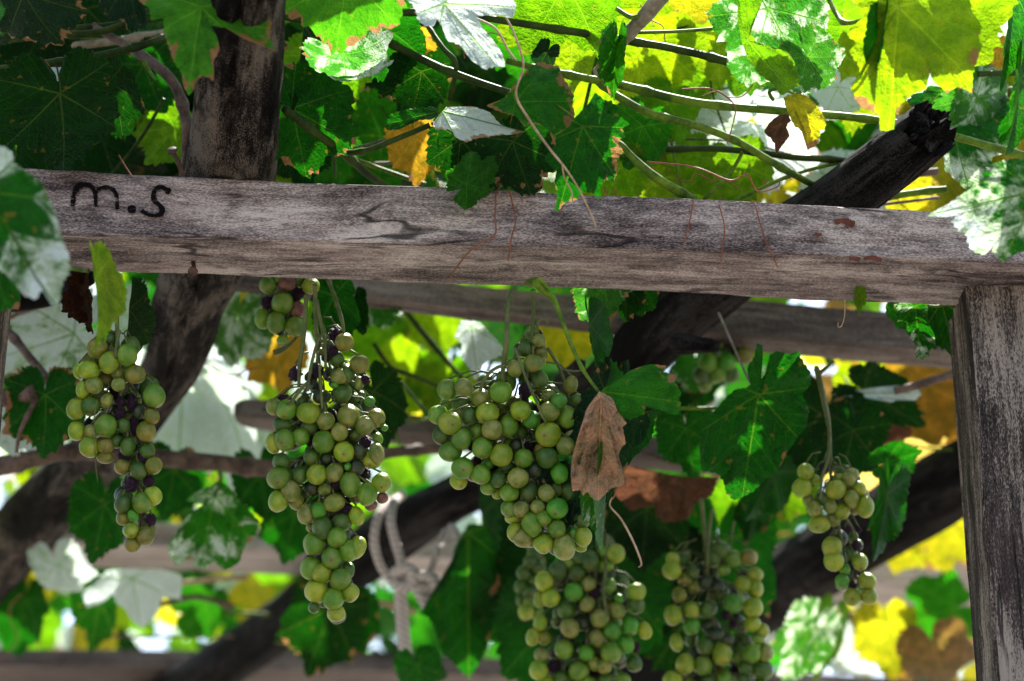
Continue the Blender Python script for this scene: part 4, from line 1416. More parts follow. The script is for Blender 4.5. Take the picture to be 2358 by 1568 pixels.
# --- shoots above the beam
shoot('a', 'dark shaded shoot with large dark green leaves above the painted letters', P(0, 160, 2.2))
cane('a', [(-60, 168, 2.2, 11), (60, 152, 2.2, 11), (180, 137, 2.2, 11), (300, 112, 2.2, 10), (380, 88, 2.22, 9), (480, 60, 2.3, 9)], M_DCANE)
cane('a', [(40, 80, 2.35, 9), (130, 68, 2.3, 9), (250, 58, 2.3, 9), (380, 40, 2.3, 8), (520, 20, 2.35, 7)], M_DCANE)
cane('a', [(20, 90, 2.3, 10), (140, 82, 2.28, 10), (220, 75, 2.28, 10), (300, 52, 2.28, 9), (420, 10, 2.3, 8)], M_DCANE)
cane('a', [(172, 106, 2.45, 9), (182, 104, 2.45, 11), (260, 95, 2.45, 11), (340, 82, 2.45, 11), (500, 60, 2.5, 10)], M_GREYB)
cane('a', [(130, 150, 2.15, 2.5), (138, 190, 2.15, 2.5), (140, 215, 2.15, 2.5)], M_DCANE, 'petiole')
leaf('a', 55, -15, 110, 118, 2.05, 'S', 'w1', 25, 20, 1.2, 't', 'dark bluish green leaf')
leaf('a', 20, 20, -20, 130, 2.1, 'S', 'c0', -30, 25, 1.1, 't')
leaf('a', 290, -50, 325, 62, 2.05, 'S', 'w2', -30, 15, .9, 't')
leaf('a', 138, 215, 165, 395, 2.16, 'D', 'w3', 5, 5, 1.25, 'u', 'largest dark green leaf, hanging with its underside shown')
leaf('a', 40, 260, 20, 420, 2.3, 'D', 'w0', -15, 20, 1.2, 'u')
leaf('a', 250, 190, 300, 300, 2.25, 'D', 'w4', 30, 20, 1.1, 'u')
leaf('a', 30, 190, 180, 160, 2.22, 'Z', 'n0', 50, 10, .5, 't', 'thin pale leaf seen from its edge')
leaf('a', 200, 20, 180, 160, 2.5, 'D', 'w2', 10, 10, 1.3, 'u')
leaf('a', 90, 60, 60, 200, 2.55, 'D', 'c1', 10, 10, 1.3, 'u')
leaf('a', 330, 150, 370, 260, 2.45, 'G', 'w1', -10, 10, 1.1, 'u')
leaf('a', 230, 300, 260, 410, 2.5, 'D', 'w3', -10, 10, 1.2, 'u')
leaf('a', 120, 330, 90, 440, 2.45, 'D', 'w3', -10, 10, 1.2, 'u')

shoot('b', 'brown woody stem climbing close beside the grey pole, bright leaf over the pole', P(425, 405, 2.25))
cane('b', [(215, 60, 2.3, 9), (290, 105, 2.28, 10), (360, 150, 2.25, 12), (405, 200, 2.25, 13), (425, 260, 2.25, 13), (432, 310, 2.25, 13), (424, 405, 2.28, 10)], M_BARK)
cane('b', [(330, 140, 2.22, 6), (345, 165, 2.22, 5), (360, 185, 2.2, 4)], M_CANE, 'tendril')
outline_leaf('b', [(321, 0), (344, 20), (354, 53), (378, 43), (384, 84), (401, 127), (408, 150), (428, 180), (435, 214), (445, 231), (458, 214), (465, 190), (481, 184), (501, 194), (498, 150), (511, 117), (501, 84), (465, 58), (521, 67), (568, 94), (612, 110), (635, 120), (622, 87), (625, 53), (612, 20), (618, 0), (602, -25), (435, -40)], (462, 15), 1.93, 'F', .1, -.45, (445, 231), 'bright glossy two-lobed leaf hanging in front of the pole, right edge withered', .3, 26)
leaf('b', 400, 290, 350, 380, 2.45, 'L', 'w1', 20, 10, 1.1, 'u')
leaf('b', 330, 250, 300, 330, 2.6, 'L', 'w2', 20, 10, 1.1, 'u')
leaf('b', 380, 240, 400, 330, 2.7, 'Z', 'w2', 20, 30, .9, 'u')
leaf('b', 300, 330, 340, 400, 2.75, 'L', 'w4', 20, 10, 1.1, 'u')

shoot('c', 'dark green cane slanting down onto the beam right of the grey pole', P(870, 415, 2.3))
cane('c', [(655, 250, 2.15, 12), (720, 300, 2.18, 12), (790, 352, 2.22, 12), (840, 395, 2.26, 11), (880, 425, 2.3, 10)], M_DCANE)
cane('c', [(785, 352, 2.22, 8), (840, 348, 2.2, 8), (900, 325, 2.2, 8), (990, 288, 2.2, 7)], M_DCANE)
cane('c', [(800, 360, 2.4, 6), (880, 390, 2.4, 6), (980, 425, 2.4, 6)], M_CANE)
leaf('c', 672, 250, 815, 320, 2.2, 'G', 'w4', 15, 15, 1.15, 'u', 'green leaf with fine veins between pole and cane')
leaf('c', 700, 55, 690, 250, 2.2, 'D', 'n1', 20, 5, .75, 'u')
leaf('c', 800, -60, 770, 125, 2.0, 'F', 'w0', -10, 20, 1.15, 't', 'mottled green leaf with brown spots at the top edge', rim=26)
leaf('c', 740, 130, 800, 260, 2.4, 'L', 'w1', 10, 15, 1, 'u')
leaf('c', 690, 320, 690, 430, 2.35, 'D', 'w2', -20, 15, .9, 'u')
leaf('c', 760, 330, 700, 420, 2.45, 'E', 'w2', -20, 15, 1, 'u')

shoot('d', 'long dark cane along the top edge with a big blue-white leaf', P(650, 40, 2.2))
cane('d', [(640, 35, 2.2, 10), (730, 50, 2.2, 10), (850, 40, 2.22, 10), (960, 28, 2.22, 9), (1080, 36, 2.22, 9), (1160, 48, 2.2, 10), (1400, 86, 2.2, 11), (1580, 118, 2.2, 11), (1730, 158, 2.2, 12), (1830, 190, 2.25, 9)], M_DCANE)
cane('d', [(1300, 0, 2.35, 5), (1290, 60, 2.35, 5), (1275, 110, 2.35, 5)], M_DCANE)
cane('d', [(1410, -10, 2.35, 5), (1395, 60, 2.35, 5), (1360, 190, 2.35, 5), (1340, 280, 2.35, 5)], M_DCANE)
outline_leaf('d', [(933, 0), (953, 17), (963, 50), (980, 67), (1000, 64), (1007, 47), (1020, 67), (1030, 97), (1060, 110), (1087, 147), (1120, 170), (1140, 160), (1164, 157), (1157, 127), (1137, 97), (1117, 74), (1097, 37), (1147, 33), (1180, 37), (1187, 0), (1154, -25), (1000, -50), (930, -30)], (1022, 8), 2.02, 'Z', .2, -.5, (1150, 165), 'big pale blue-white leaf pointing down right', .9, 12, crump=.06)
leaf('d', 790, 125, 905, 205, 2.12, 'Z', 'c1', 20, 30, .8, 't', 'small grey-white leaf', pale=.55)
leaf('d', 880, 60, 910, 190, 2.25, 'G', 'w1', 20, 20, 1.1, 'u')
leaf('d', 1300, -40, 1250, 70, 2.2, 'L', 'c0', 10, 35, 1.7, 'u')
leaf('d', 1330, -20, 1310, 210, 2.38, 'K', 'w0', 5, 5, 1.25, 'u', 'large lime green leaf lit from behind')
leaf('d', 940, 90, 1000, 110, 2.4, 'O', 'w2', 20, 15, 1, 'u')

shoot('e', 'shoot with lobed green leaves overhanging the beam top in the middle', P(1180, 215, 2.2))
cane('e', [(890, 95, 2.25, 11), (990, 145, 2.22, 11), (1060, 175, 2.2, 11), (1180, 215, 2.2, 9), (1210, 222, 2.2, 7)], M_DCANE)
cane('e', [(985, 60, 2.22, 6), (1020, 110, 2.2, 7), (1050, 150, 2.2, 7), (1035, 230, 2.22, 6)], M_DCANE)
cane('e', [(1165, 40, 2.06, 4), (1185, 80, 2.05, 4), (1205, 150, 2.05, 4), (1188, 215, 2.05, 4.5), (1215, 270, 2.05, 4.5), (1260, 335, 2.04, 4.5), (1300, 385, 2.04, 4), (1330, 430, 2.04, 3.5), (1355, 480, 2.05, 3.2), (1372, 520, 2.08, 3)], M_TAN, 'tendril', label='long tan withered tendril crossing the leaves')
cane('e', [(1295, 380, 2.04, 3), (1300, 410, 2.045, 2.6), (1316, 440, 2.05, 2.5), (1318, 465, 2.05, 2)], M_TAN, 'tendril')
cane('e', [(1085, 38, 2.06, 4), (1140, 65, 2.06, 4), (1170, 115, 2.06, 3.5), (1190, 140, 2.06, 3)], M_TAN, 'tendril')
outline_leaf('e', [(1371, 214), (1391, 231), (1408, 234), (1424, 251), (1428, 267), (1451, 284), (1434, 294), (1441, 311), (1424, 324), (1438, 348), (1421, 361), (1424, 388), (1414, 415), (1395, 412), (1384, 428), (1384, 453), (1361, 441), (1338, 441), (1328, 458), (1304, 461), (1287, 481), (1279, 478), (1284, 448), (1277, 415), (1281, 394), (1254, 368), (1277, 334), (1281, 311), (1307, 294), (1328, 267), (1354, 241)], (1341, 291), 2.06, 'G', .15, .2, (1287, 483), 'lobed green leaf hanging over the beam edge', 0, 14, pet=[(1210, 222, 2.2, 3.5), (1280, 240, 2.1, 3)])
outline_leaf('e', [(1190, 187), (1217, 154), (1244, 137), (1271, 144), (1287, 147), (1297, 174), (1314, 201), (1321, 217), (1317, 241), (1324, 254), (1317, 294), (1287, 301), (1277, 311), (1254, 291), (1221, 284), (1207, 291), (1187, 267), (1154, 261), (1120, 244), (1154, 231)], (1187, 234), 2.085, 'E', .2, -.2, (1321, 230), 'green leaf with a withered orange lower edge', .12, 30)
outline_leaf('e', [(1027, 247), (1087, 244), (1127, 257), (1150, 284), (1180, 301), (1209, 302), (1180, 311), (1140, 318), (1097, 324), (1077, 334), (1050, 321), (1040, 304), (1003, 301), (998, 284)], (1018, 256), 2.1, 'Z', .1, -.9, (1209, 303), 'whitish leaf lying flat, with brown specks', .85, 20)
outline_leaf('e', [(886, 284), (896, 261), (943, 249), (1000, 244), (1017, 261), (993, 277), (946, 277), (920, 291), (910, 301), (890, 298)], (1012, 257), 2.12, 'G', -.2, -.6, (886, 285), None, .15, 8)
leaf('e', 970, 165, 960, 265, 2.25, 'D', 'c1', 10, 10, 1.2, 'u')
leaf('e', 1060, 320, 1050, 430, 2.2, 'D', 'w0', 10, 10, 1.1, 'u')
leaf('e', 1180, 325, 1215, 450, 2.18, 'D', 'w4', -10, 10, 1.1, 'u', 'dark leaf resting on the beam top')
leaf('e', 1075, 425, 1150, 372, 2.15, 'E', 'w2', 20, 15, .9, 't')
leaf('e', 1130, 330, 1120, 450, 2.22, 'D', 'w1', 10, 10, 1.1, 'u')
leaf('e', 955, 315, 975, 425, 2.35, 'O', 'w3', 20, 10, .9, 'u', 'orange yellow autumn leaf')
leaf('e', 1260, 120, 1235, 165, 2.2, 'S', 'f1', 0, 0, 1.2, 't')
leaf('e', 1420, 110, 1405, 230, 2.15, 'E', 'n0', 10, 10, .8, 't')

shoot('f', 'long pale green cane passing behind the broken pole end, with a large yellow-green leaf', P(2150, 300, 2.25))
cane('f', [(1170, 140, 2.25, 9), (1240, 158, 2.23, 10), (1305, 172, 2.22, 10), (1430, 196, 2.22, 12), (1600, 236, 2.22, 12), (1800, 256, 2.22, 11), (2000, 274, 2.25, 11), (2150, 302, 2.25, 11), (2290, 340, 2.25, 11), (2420, 375, 2.25, 11)], M_CANE)
cane('f', [(2000, 465, 2.4, 9), (2080, 448, 2.4, 10), (2180, 435, 2.4, 9)], M_CANE)
cane('f', [(2060, 405, 2.45, 9), (2160, 395, 2.45, 9)], M_BARK)
cane('f', [(2250, 170, 2.3, 8), (2340, 168, 2.3, 8), (2420, 165, 2.3, 8)], M_DCANE)
cane('f', [(1900, -20, 2.1, 6), (1925, 30, 2.08, 7), (1945, 52, 2.06, 7), (1985, 45, 2.04, 5), (2045, 12, 2.0, 4)], M_CANE, 'petiole')
outline_leaf('f', [(1954, 0), (1991, 30), (1967, 60), (1951, 80), (1974, 97), (1957, 117), (1978, 147), (1984, 180), (1964, 197), (1978, 221), (1991, 237), (2034, 254), (2044, 287), (2074, 284), (2074, 244), (2094, 221), (2115, 207), (2141, 197), (2148, 164), (2161, 180), (2191, 204), (2218, 190), (2255, 201), (2252, 164), (2258, 134), (2272, 97), (2262, 77), (2268, 57), (2242, 20), (2235, 0), (2208, -25), (2074, -30)], (2068, 15), 1.96, 'K', .1, .25, (2062, 290), 'large yellow-green leaf lit from behind, hanging at the top right', 0, 12)
leaf('f', 2160, -40, 2270, 140, 2.0, 'K', 'w3', 10, 10, 1.1, 'u')
leaf('f', 2030, 70, 2005, 200, 1.97, 'G', 'n0', 20, 0, .5, 't')
outline_leaf('f', [(2081, 221), (2084, 241), (2108, 271), (2158, 291), (2161, 328), (2158, 358), (2158, 401), (2185, 428), (2215, 448), (2242, 431), (2268, 408), (2275, 368), (2325, 354), (2342, 328), (2335, 284), (2320, 268), (2345, 247), (2325, 221), (2298, 201), (2242, 201), (2191, 204), (2141, 197), (2121, 214)], (2168, 208), 2.33, 'G', .1, -.5, (2215, 448), 'large leaf, whitish above and dark green below, behind the broken pole end', .42, 0)
leaf('f', 2250, 220, 2340, 320, 2.3, 'V', 'c0', -8, 20, 1.0, 't')
outline_leaf('f', [(1804, 224), (1814, 254), (1830, 287), (1860, 308), (1864, 341), (1887, 328), (1894, 298), (1907, 287), (1897, 257), (1884, 241), (1860, 221), (1834, 214)], (1818, 222), 2.12, 'Y', .2, .1, (1866, 341), 'yellow hanging leaf with brown edge', 0, 18)
outline_leaf('f', [(1814, 264), (1822, 277), (1812, 290), (1820, 311), (1800, 338), (1790, 354), (1784, 331), (1760, 304), (1770, 284), (1790, 267)], (1798, 285), 2.1, 'R', .2, .2, (1790, 354), 'small dark brown shrivelled leaf', 0, 0, True, .12, 2)
leaf('f', 2330, -30, 2325, 200, 2.1, 'E', 'n1', 30, 5, .8, 'u')
leaf('f', 2350, 180, 2345, 360, 2.08, 'E', 'n0', 30, 5, .8, 'u')
leaf('f', 2290, -20, 2290, 100, 2.4, 'Z', 'w1', 10, 10, 1.1, 't')
leaf('f', 2280, 130, 2320, 90, 2.35, 'O', 'w2', 10, 10, 1.1, 'u')
leaf('f', 2340, 270, 2300, 330, 2.2, 'G', 'f1', 10, 10, .6, 't')
leaf('f', 2080, 430, 2140, 500, 2.5, 'Y', 'w1', 10, 10, 1.1, 'u')

shoot('g', 'thick grey-brown branch slanting up to the top edge among lime leaves', P(1380, 172, 2.18))
cane('g', [(1378, 168, 2.18, 18), (1395, 145, 2.17, 17), (1440, 85, 2.15, 18), (1490, 30, 2.13, 22), (1530, -20, 2.12, 24), (1640, -150, 2.1, 24), (1780, -330, 2.1, 22)], M_GREYB)
cane('g', [(1420, 20, 2.14, 6), (1455, 40, 2.13, 7), (1485, 32, 2.13, 8)], M_CANE)
cane('g', [(1460, 75, 2.2, 5), (1560, 72, 2.2, 5), (1690, 62, 2.2, 5)], M_CANE)
leaf('g', 1480, 60, 1470, 250, 2.45, 'K', 'w2', 10, 5, 1.1, 'u')
leaf('g', 1570, 100, 1600, 260, 2.5, 'L', 'w1', 10, 5, 1.2, 'u')
leaf('g', 1610, -30, 1620, 60, 2.3, 'Y', 'w3', 10, 5, 1.2, 'u')
leaf('g', 1655, 60, 1660, 200, 2.4, 'K', 'w0', 10, 5, 1.1, 'u')
leaf('g', 1540, 240, 1500, 340, 2.4, 'L', 'w4', 10, 5, 1.1, 'u')

shoot('h', 'green cane forking above the beam left of the broken pole end', P(1800, 380, 2.3))
cane('h', [(1375, 188, 2.225, 9), (1430, 226, 2.2, 11), (1500, 262, 2.2, 11), (1600, 288, 2.2, 11), (1690, 322, 2.22, 10), (1760, 362, 2.25, 10), (1815, 395, 2.28, 10), (1900, 440, 2.35, 8)], M_CANE)
cane('h', [(1440, 350, 2.35, 8), (1520, 345, 2.3, 9), (1640, 342, 2.3, 9), (1750, 352, 2.3, 9), (1830, 362, 2.3, 9), (1930, 368, 2.3, 9), (2060, 385, 2.35, 8)], M_DCANE)
cane('h', [(1660, 480, 2.3, 6), (1760, 430, 2.3, 5.5), (1840, 398, 2.3, 5), (1930, 375, 2.3, 5)], M_CANE)
cane('h', [(1620, 460, 2.25, 5), (1680, 400, 2.25, 5), (1710, 350, 2.25, 5)], M_CANE)
cane('h', [(1780, 230, 2.2, 5), (1772, 210, 2.19, 5), (1800, 205, 2.18, 4), (1840, 222, 2.15, 3)], M_CANE, 'petiole')
cane('h', [(1570, 205, 2.1, 2), (1640, 205, 2.09, 2), (1690, 240, 2.08, 2), (1690, 275, 2.08, 1.8), (1675, 330, 2.1, 1.5)], M_RED, 'tendril')
cane('h', [(1490, 372, 2.12, 2.2), (1600, 385, 2.1, 2.4), (1680, 415, 2.1, 2.4), (1720, 402, 2.1, 2.2), (1745, 440, 2.1, 2.2), (1790, 430, 2.1, 2), (1795, 410, 2.1, 2)], M_RED, 'tendril')
outline_leaf('h', [(1697, -13), (1697, 50), (1707, 94), (1723, 134), (1747, 167), (1780, 190), (1804, 214), (1827, 200), (1847, 187), (1844, 164), (1837, 144), (1820, 117), (1774, 104), (1747, 100), (1733, 80), (1730, 57), (1747, 20), (1760, -13)], (1722, 92), 2.04, 'L', .3, .1, (1827, 205), 'curved lime green leaf hanging like a ribbon', .06, 12)
leaf('h', 1770, 20, 1880, 190, 2.15, 'V', 'w2', -10, 15, 1.0, 't', 'whitish crinkled leaf at the top', pale=.5)
leaf('h', 1750, 60, 1700, 210, 2.45, 'L', 'w1', 10, 15, 1.1, 'u')
leaf('h', 1900, 60, 1930, 230, 2.5, 'L', 'w3', 10, 15, 1.1, 'u')
leaf('f', 1990, 160, 1965, 300, 2.45, 'K', 'w0', 10, 15, 1.1, 'u')
leaf('h', 1650, 250, 1660, 350, 2.6, 'L', 'w0', 10, 15, 1.2, 'u')
leaf('d', 1200, 40, 1230, 190, 2.5, 'E', 'w0', 10, 15, 1.2, 'u')
leaf('h', 1860, 130, 1930, 215, 2.1, 'V', 'c0', 10, 20, 1, 't')
leaf('h', 1860, 20, 1840, 130, 2.3, 'L', 'w0', 10, 10, 1.2, 'u')
leaf('h', 1690, 290, 1560, 330, 2.5, 'Z', 'w1', 10, 20, 1.2, 'u', pale=.85)
leaf('h', 1760, 300, 1870, 380, 2.5, 'Z', 'w4', 10, 20, 1.2, 'u', pale=.9)
leaf('h', 1690, 370, 1720, 470, 2.4, 'L', 'w1', 10, 10, 1.2, 'u')
leaf('h', 1620, 370, 1570, 450, 2.45, 'L', 'w3', 10, 10, 1.2, 'u')
leaf('h', 1620, 150, 1640, 250, 2.55, 'L', 'w3', 10, 10, 1.2, 'u')
leaf('h', 1930, 200, 1900, 260, 2.4, 'Z', 'w3', 10, 10, 1.5, 't')

shoot('i', 'short mossy green cane dipping onto the beam beside the lobed leaf', P(1590, 460, 2.25))
cane('i', [(1350, 270, 2.22, 7), (1425, 330, 2.2, 8), (1470, 375, 2.2, 11), (1520, 415, 2.2, 13), (1600, 460, 2.22, 11)], M_CANE)
leaf('i', 1480, 290, 1450, 390, 2.3, 'E', 'w3', 10, 10, 1.1, 'u')
leaf('i', 1430, 380, 1470, 460, 2.3, 'L', 'w0', 10, 10, 1.1, 'u')
leaf('i', 1510, 420, 1450, 470, 2.4, 'K', 'w2', 10, 10, 1.1, 'u')

shoot('j', 'pale leaves with painted sky sheen at the right edge overlapping the end of the beam', P(2420, 420, 2.0))
cane('j', [(2420, 300, 2.0, 8), (2430, 420, 2.0, 8), (2440, 560, 2.0, 8)], M_CANE)
outline_leaf('j', [(2338, 363), (2295, 374), (2272, 394), (2262, 421), (2228, 441), (2195, 465), (2146, 493), (2185, 498), (2208, 495), (2195, 511), (2208, 530), (2222, 544), (2225, 561), (2238, 581), (2262, 588), (2278, 574), (2305, 604), (2325, 591), (2349, 581), (2420, 590), (2480, 480), (2420, 370)], (2390, 440), 1.93, 'G', -.2, -.35, (2146, 493), 'pale powdery toothed leaf', .54, 4, teeth=6, pet=[(2450, 420, 2.0, 3.5), (2420, 425, 1.95, 3)])  # powdery look is partly sky sheen and glints painted into the colour

shoot('k', 'blurred pale foreground leaves at the left end of the beam', P(-60, 350, 1.8))
cane('k', [(-80, 300, 1.8, 8), (-60, 420, 1.8, 8), (-50, 560, 1.82, 8), (150, 615, 1.95, 5), (205, 625, 1.95, 4)], M_CANE)
outline_leaf('k', [(-90, 325), (0, 334), (23, 351), (27, 374), (64, 398), (80, 411), (97, 431), (114, 471), (134, 515), (150, 554), (165, 594), (164, 638), (150, 650), (146, 690), (139, 721), (124, 691), (110, 664), (97, 694), (67, 681), (33, 644), (0, 618), (-90, 610)], (-40, 440), 1.74, 'G', .2, -.35, (142, 715), 'big blurred whitish leaf at the left edge', .56, 6, teeth=6, crump=.07)
leaf('k', -30, 560, 10, 720, 1.85, 'G', 'w2', -10, 15, .8, 't')
leaf('k', 218, 640, 247, 796, 1.93, 'K', 'f2', 15, 5, .46, 'u', 'bright yellow-green folded leaf below the beam')
leaf('k', 226, 660, 250, 780, 1.94, 'L', 'n1', 20, 5, .4, 'u')
leaf('k', 200, 672, 205, 775, 2.2, 'X', 'd1', 20, 5, .4, 't', 'dark brown curled leaf')
leaf('k', 298, 712, 296, 850, 2.24, 'D', 'f2', 20, 5, .36, 'u')

# --- shoots below the beam
shoot('l', 'green stem below the beam carrying one glossy green and one dry tan leaf', P(1236, 655, 2.13))
cane('l', [(1215, 652, 2.15, 10), (1238, 652, 2.13, 16), (1252, 668, 2.13, 12), (1275, 690, 2.13, 8), (1295, 740, 2.12, 6.5), (1318, 800, 2.11, 6), (1345, 855, 2.1, 5), (1382, 906, 2.09, 4)], M_CANE)
cane('l', [(1240, 640, 2.12, 5), (1262, 664, 2.125, 4), (1258, 680, 2.13, 3)], M_CANE, 'bud')
outline_leaf('l', [(1421, 875), (1451, 853), (1481, 842), (1501, 838), (1535, 842), (1524, 856), (1555, 862), (1552, 878), (1568, 905), (1562, 915), (1567, 939), (1555, 955), (1525, 949), (1485, 935), (1481, 952), (1451, 965), (1431, 959), (1421, 935), (1404, 918), (1384, 906), (1388, 896)], (1386, 901), 2.07, 'E', -.35, -.35, (1568, 925), 'glossy green leaf with clear veins and a withered tip', .12, 16)
leaf('l', 1384, 905, 1440, 838, 2.1, 'G', 'f2', 40, 20, .9, 't')
outline_leaf('l', [(1381, 902), (1411, 918), (1421, 945), (1441, 972), (1433, 985), (1440, 1019), (1428, 1035), (1421, 1064), (1430, 1085), (1443, 1111), (1441, 1119), (1411, 1124), (1401, 1133), (1378, 1153), (1364, 1148), (1351, 1131), (1344, 1141), (1334, 1128), (1318, 1131), (1314, 1094), (1321, 1039), (1334, 992), (1351, 942)], (1384, 912), 2.055, 'B', .25, .1, (1378, 1153), 'dry tan crumpled leaf beside the largest bunch', 0, 0, True, .15, 2.5, 0)
leaf('l', 1402, 1080, 1368, 1258, 2.10, 'V', 'n1', 30, 5, .5, 't', 'narrow bluish green leaf behind the dry leaf', pale=.35)
leaf('l', 1420, 960, 1325, 1200, 2.15, 'S', 'w2', 30, 25, .55, 'u')
leaf('l', 1460, 960, 1462, 1065, 2.2, 'G', 'n1', 40, 5, .9, 'u')
leaf('l', 1392, 655, 1325, 742, 2.26, 'V', 'w1', 10, 15, .85, 't', 'small leaf with a whitish stripe under the beam', pale=.35)
leaf('l', 1440, 660, 1446, 735, 2.29, 'D', 'w3', 10, 15, 1.0, 'u')
leaf('l', 1485, 665, 1474, 725, 2.30, 'G', 'w4', 10, 15, .9, 'u')
leaf('l', 1360, 750, 1388, 875, 2.22, 'G', 'n0', 20, 5, .62, 'u', 'dark green leaf with veins hanging below the beam')
cane('l', [(1410, 1145, 2.03, 2), (1405, 1165, 2.03, 2.6), (1430, 1195, 2.03, 3.2), (1455, 1240, 2.03, 3.4), (1472, 1280, 2.03, 3.2), (1477, 1300, 2.03, 2.6), (1470, 1306, 2.03, 2)], M_TAN, 'tendril', label='orange-tan tendril hanging beside the dry leaf')
cane('l', [(1410, 1150, 2.03, 1.4), (1425, 1130, 2.03, 1.3), (1445, 1128, 2.03, 1.3), (1440, 1145, 2.03, 1.2), (1425, 1148, 2.03, 1.2), (1432, 1130, 2.03, 1)], M_RED, 'tendril')

shoot('m', 'thin stem with one large dark green leaf hanging right of the dry leaf', P(1660, 735, 2.45))
cane('m', [(1655, 720, 2.45, 3.5), (1668, 750, 2.43, 3.5), (1690, 800, 2.4, 3.5), (1712, 850, 2.38, 3.5), (1735, 895, 2.36, 3)], M_GREYB)
outline_leaf('m', [(1764, 858), (1770, 818), (1787, 808), (1814, 815), (1840, 808), (1845, 828), (1867, 858), (1870, 885), (1850, 908), (1864, 942), (1857, 985), (1840, 1005), (1815, 1044), (1790, 1091), (1770, 1101), (1740, 1134), (1697, 1153), (1677, 1138), (1667, 1108), (1653, 1091), (1616, 1081), (1613, 1009), (1623, 965), (1647, 942), (1687, 898), (1717, 892), (1726, 885), (1717, 858), (1717, 845), (1733, 821), (1743, 791), (1755, 795), (1752, 842), (1751, 870)], (1747, 908), 2.34, 'G', .1, .15, (1715, 1150), 'large dark green leaf with a pale midrib', .08, 4)

shoot('n', 'greyish green leaves drooping over the batten beside the post', P(2110, 700, 2.3))
cane('n', [(2080, 690, 2.32, 4), (2110, 698, 2.31, 4), (2150, 705, 2.32, 4), (2195, 700, 2.34, 4)], M_CANE)
outline_leaf('n', [(2058, 701), (2068, 738), (2088, 741), (2088, 765), (2111, 791), (2115, 821), (2128, 828), (2145, 821), (2148, 801), (2161, 805), (2155, 771), (2138, 738), (2135, 701), (2108, 691)], (2108, 705), 2.3, 'G', .1, .2, (2128, 830), 'grey-green leaf with a pale stripe', .42)
leaf('n', 2168, 695, 2205, 810, 2.36, 'D', 'w1', 20, 10, 1.0, 'u')
leaf('n', 2080, 690, 2075, 760, 2.35, 'G', 'w2', 20, 10, .9, 't')
cane('n', [(1945, 690, 2.2, 1.6), (1945, 725, 2.2, 1.6), (1938, 750, 2.2, 1.6), (1930, 752, 2.2, 1.5), (1930, 742, 2.2, 1.3)], M_TAN, 'tendril')
leaf('n', 1975, 670, 1982, 722, 2.25, 'L', 'f1', 20, 10, .6, 'u')

shoot('o', 'leaves round the small right bunch, white one above and dark ones behind', P(2200, 858, 2.7))
cane('o', [(2060, 900, 2.7, 8), (2110, 888, 2.7, 10), (2160, 872, 2.7, 10), (2240, 850, 2.7, 9)], M_BARK)
outline_leaf('o', [(1921, 908), (1950, 901), (1974, 898), (2018, 892), (2060, 889), (2101, 888), (2125, 905), (2108, 922), (2068, 922), (2050, 926), (2024, 915), (1974, 916)], (1935, 907), 2.7, 'Z', 0, -.7, (2125, 905), 'white leaf seen nearly edge-on', .9)
leaf('o', 1990, 900, 2110, 960, 2.75, 'D', 'w3', 10, 30, .8, 'u')
leaf('o', 1900, 960, 1870, 1110, 2.7, 'D', 'w0', 10, 5, 1.2, 'u')
leaf('o', 1965, 990, 1940, 1110, 2.66, 'D', 'w3', 10, 5, 1.1, 'u')
leaf('o', 2040, 1065, 2116, 1035, 2.55, 'G', 'w1', 10, 5, .8, 'u', 'green leaf lying on the lower right pole')
leaf('o', 2042, 1140, 2022, 1290, 2.5, 'G', 'f1', 20, 5, .55, 'u', 'narrow green leaf hanging beside the small right bunch')
leaf('o', 1830, 1100, 1800, 1200, 2.8, 'L', 'w1', 10, 5, 1.0, 'u')
leaf('o', 1780, 1090, 1720, 1200, 2.7, 'G', 'f1', 10, 5, 1.0, 'u')
leaf('o', 2010, 960, 2035, 1060, 2.95, 'R', 'd0', 10, 5, 1.3, 't', 'rusty brown blurred leaf')
leaf('o', 2120, 880, 2150, 1020, 3.1, 'O', 'w1', 10, 5, 1.3, 'u', 'orange leaf filling the gap beside the post')
leaf('o', 2190, 860, 2200, 1000, 3.15, 'O', 'w3', 10, 5, 1.3, 'u')
leaf('o', 2060, 860, 2070, 960, 3.3, 'O', 'w3', 10, 5, 1.3, 'u')
leaf('o', 2090, 1000, 2130, 1090, 3.3, 'B', 'w3', 10, 5, 1.3, 'u')
leaf('o', 1980, 860, 2010, 920, 3.1, 'K', 'w3', 10, 5, 1.5, 'u')

shoot('p', 'brown woody branch crossing behind the hanging bunches', P(-40, 1080, 2.8))
cane('p', [(-380, 1150, 2.74, 24), (-60, 1085, 2.78, 24), (60, 1060, 2.78, 22), (150, 1040, 2.8, 20), (260, 1045, 2.85, 20), (380, 1056, 2.85, 20), (500, 1066, 2.86, 20), (640, 1080, 2.88, 20), (780, 1065, 2.9, 16), (900, 1042, 2.92, 13), (1020, 1032, 2.95, 12)], M_BARK, sides=12)
outline_leaf('p', [(498, 1111), (518, 1118), (552, 1154), (595, 1198), (592, 1231), (565, 1265), (558, 1291), (528, 1308), (501, 1291), (481, 1305), (455, 1301), (448, 1281), (418, 1298), (405, 1275), (398, 1251), (415, 1218), (435, 1188), (468, 1161), (431, 1151), (451, 1134)], (494, 1142), 2.72, 'E', .25, -.5, (470, 1310), 'bright crinkled leaf with white glints under the branch', .46, 4, crump=.1, pet=[(506, 1085, 2.8, 6), (508, 1105, 2.75, 5)])
leaf('p', 240, 1160, 225, 1290, 2.75, 'G', 'w3', 10, 10, .9, 'u')
leaf('p', 400, 1080, 390, 1190, 2.9, 'G', 'w3', 10, 10, 1.2, 'u')
leaf('p', 600, 1090, 620, 1200, 2.95, 'G', 'w0', 10, 10, 1.0, 'u')
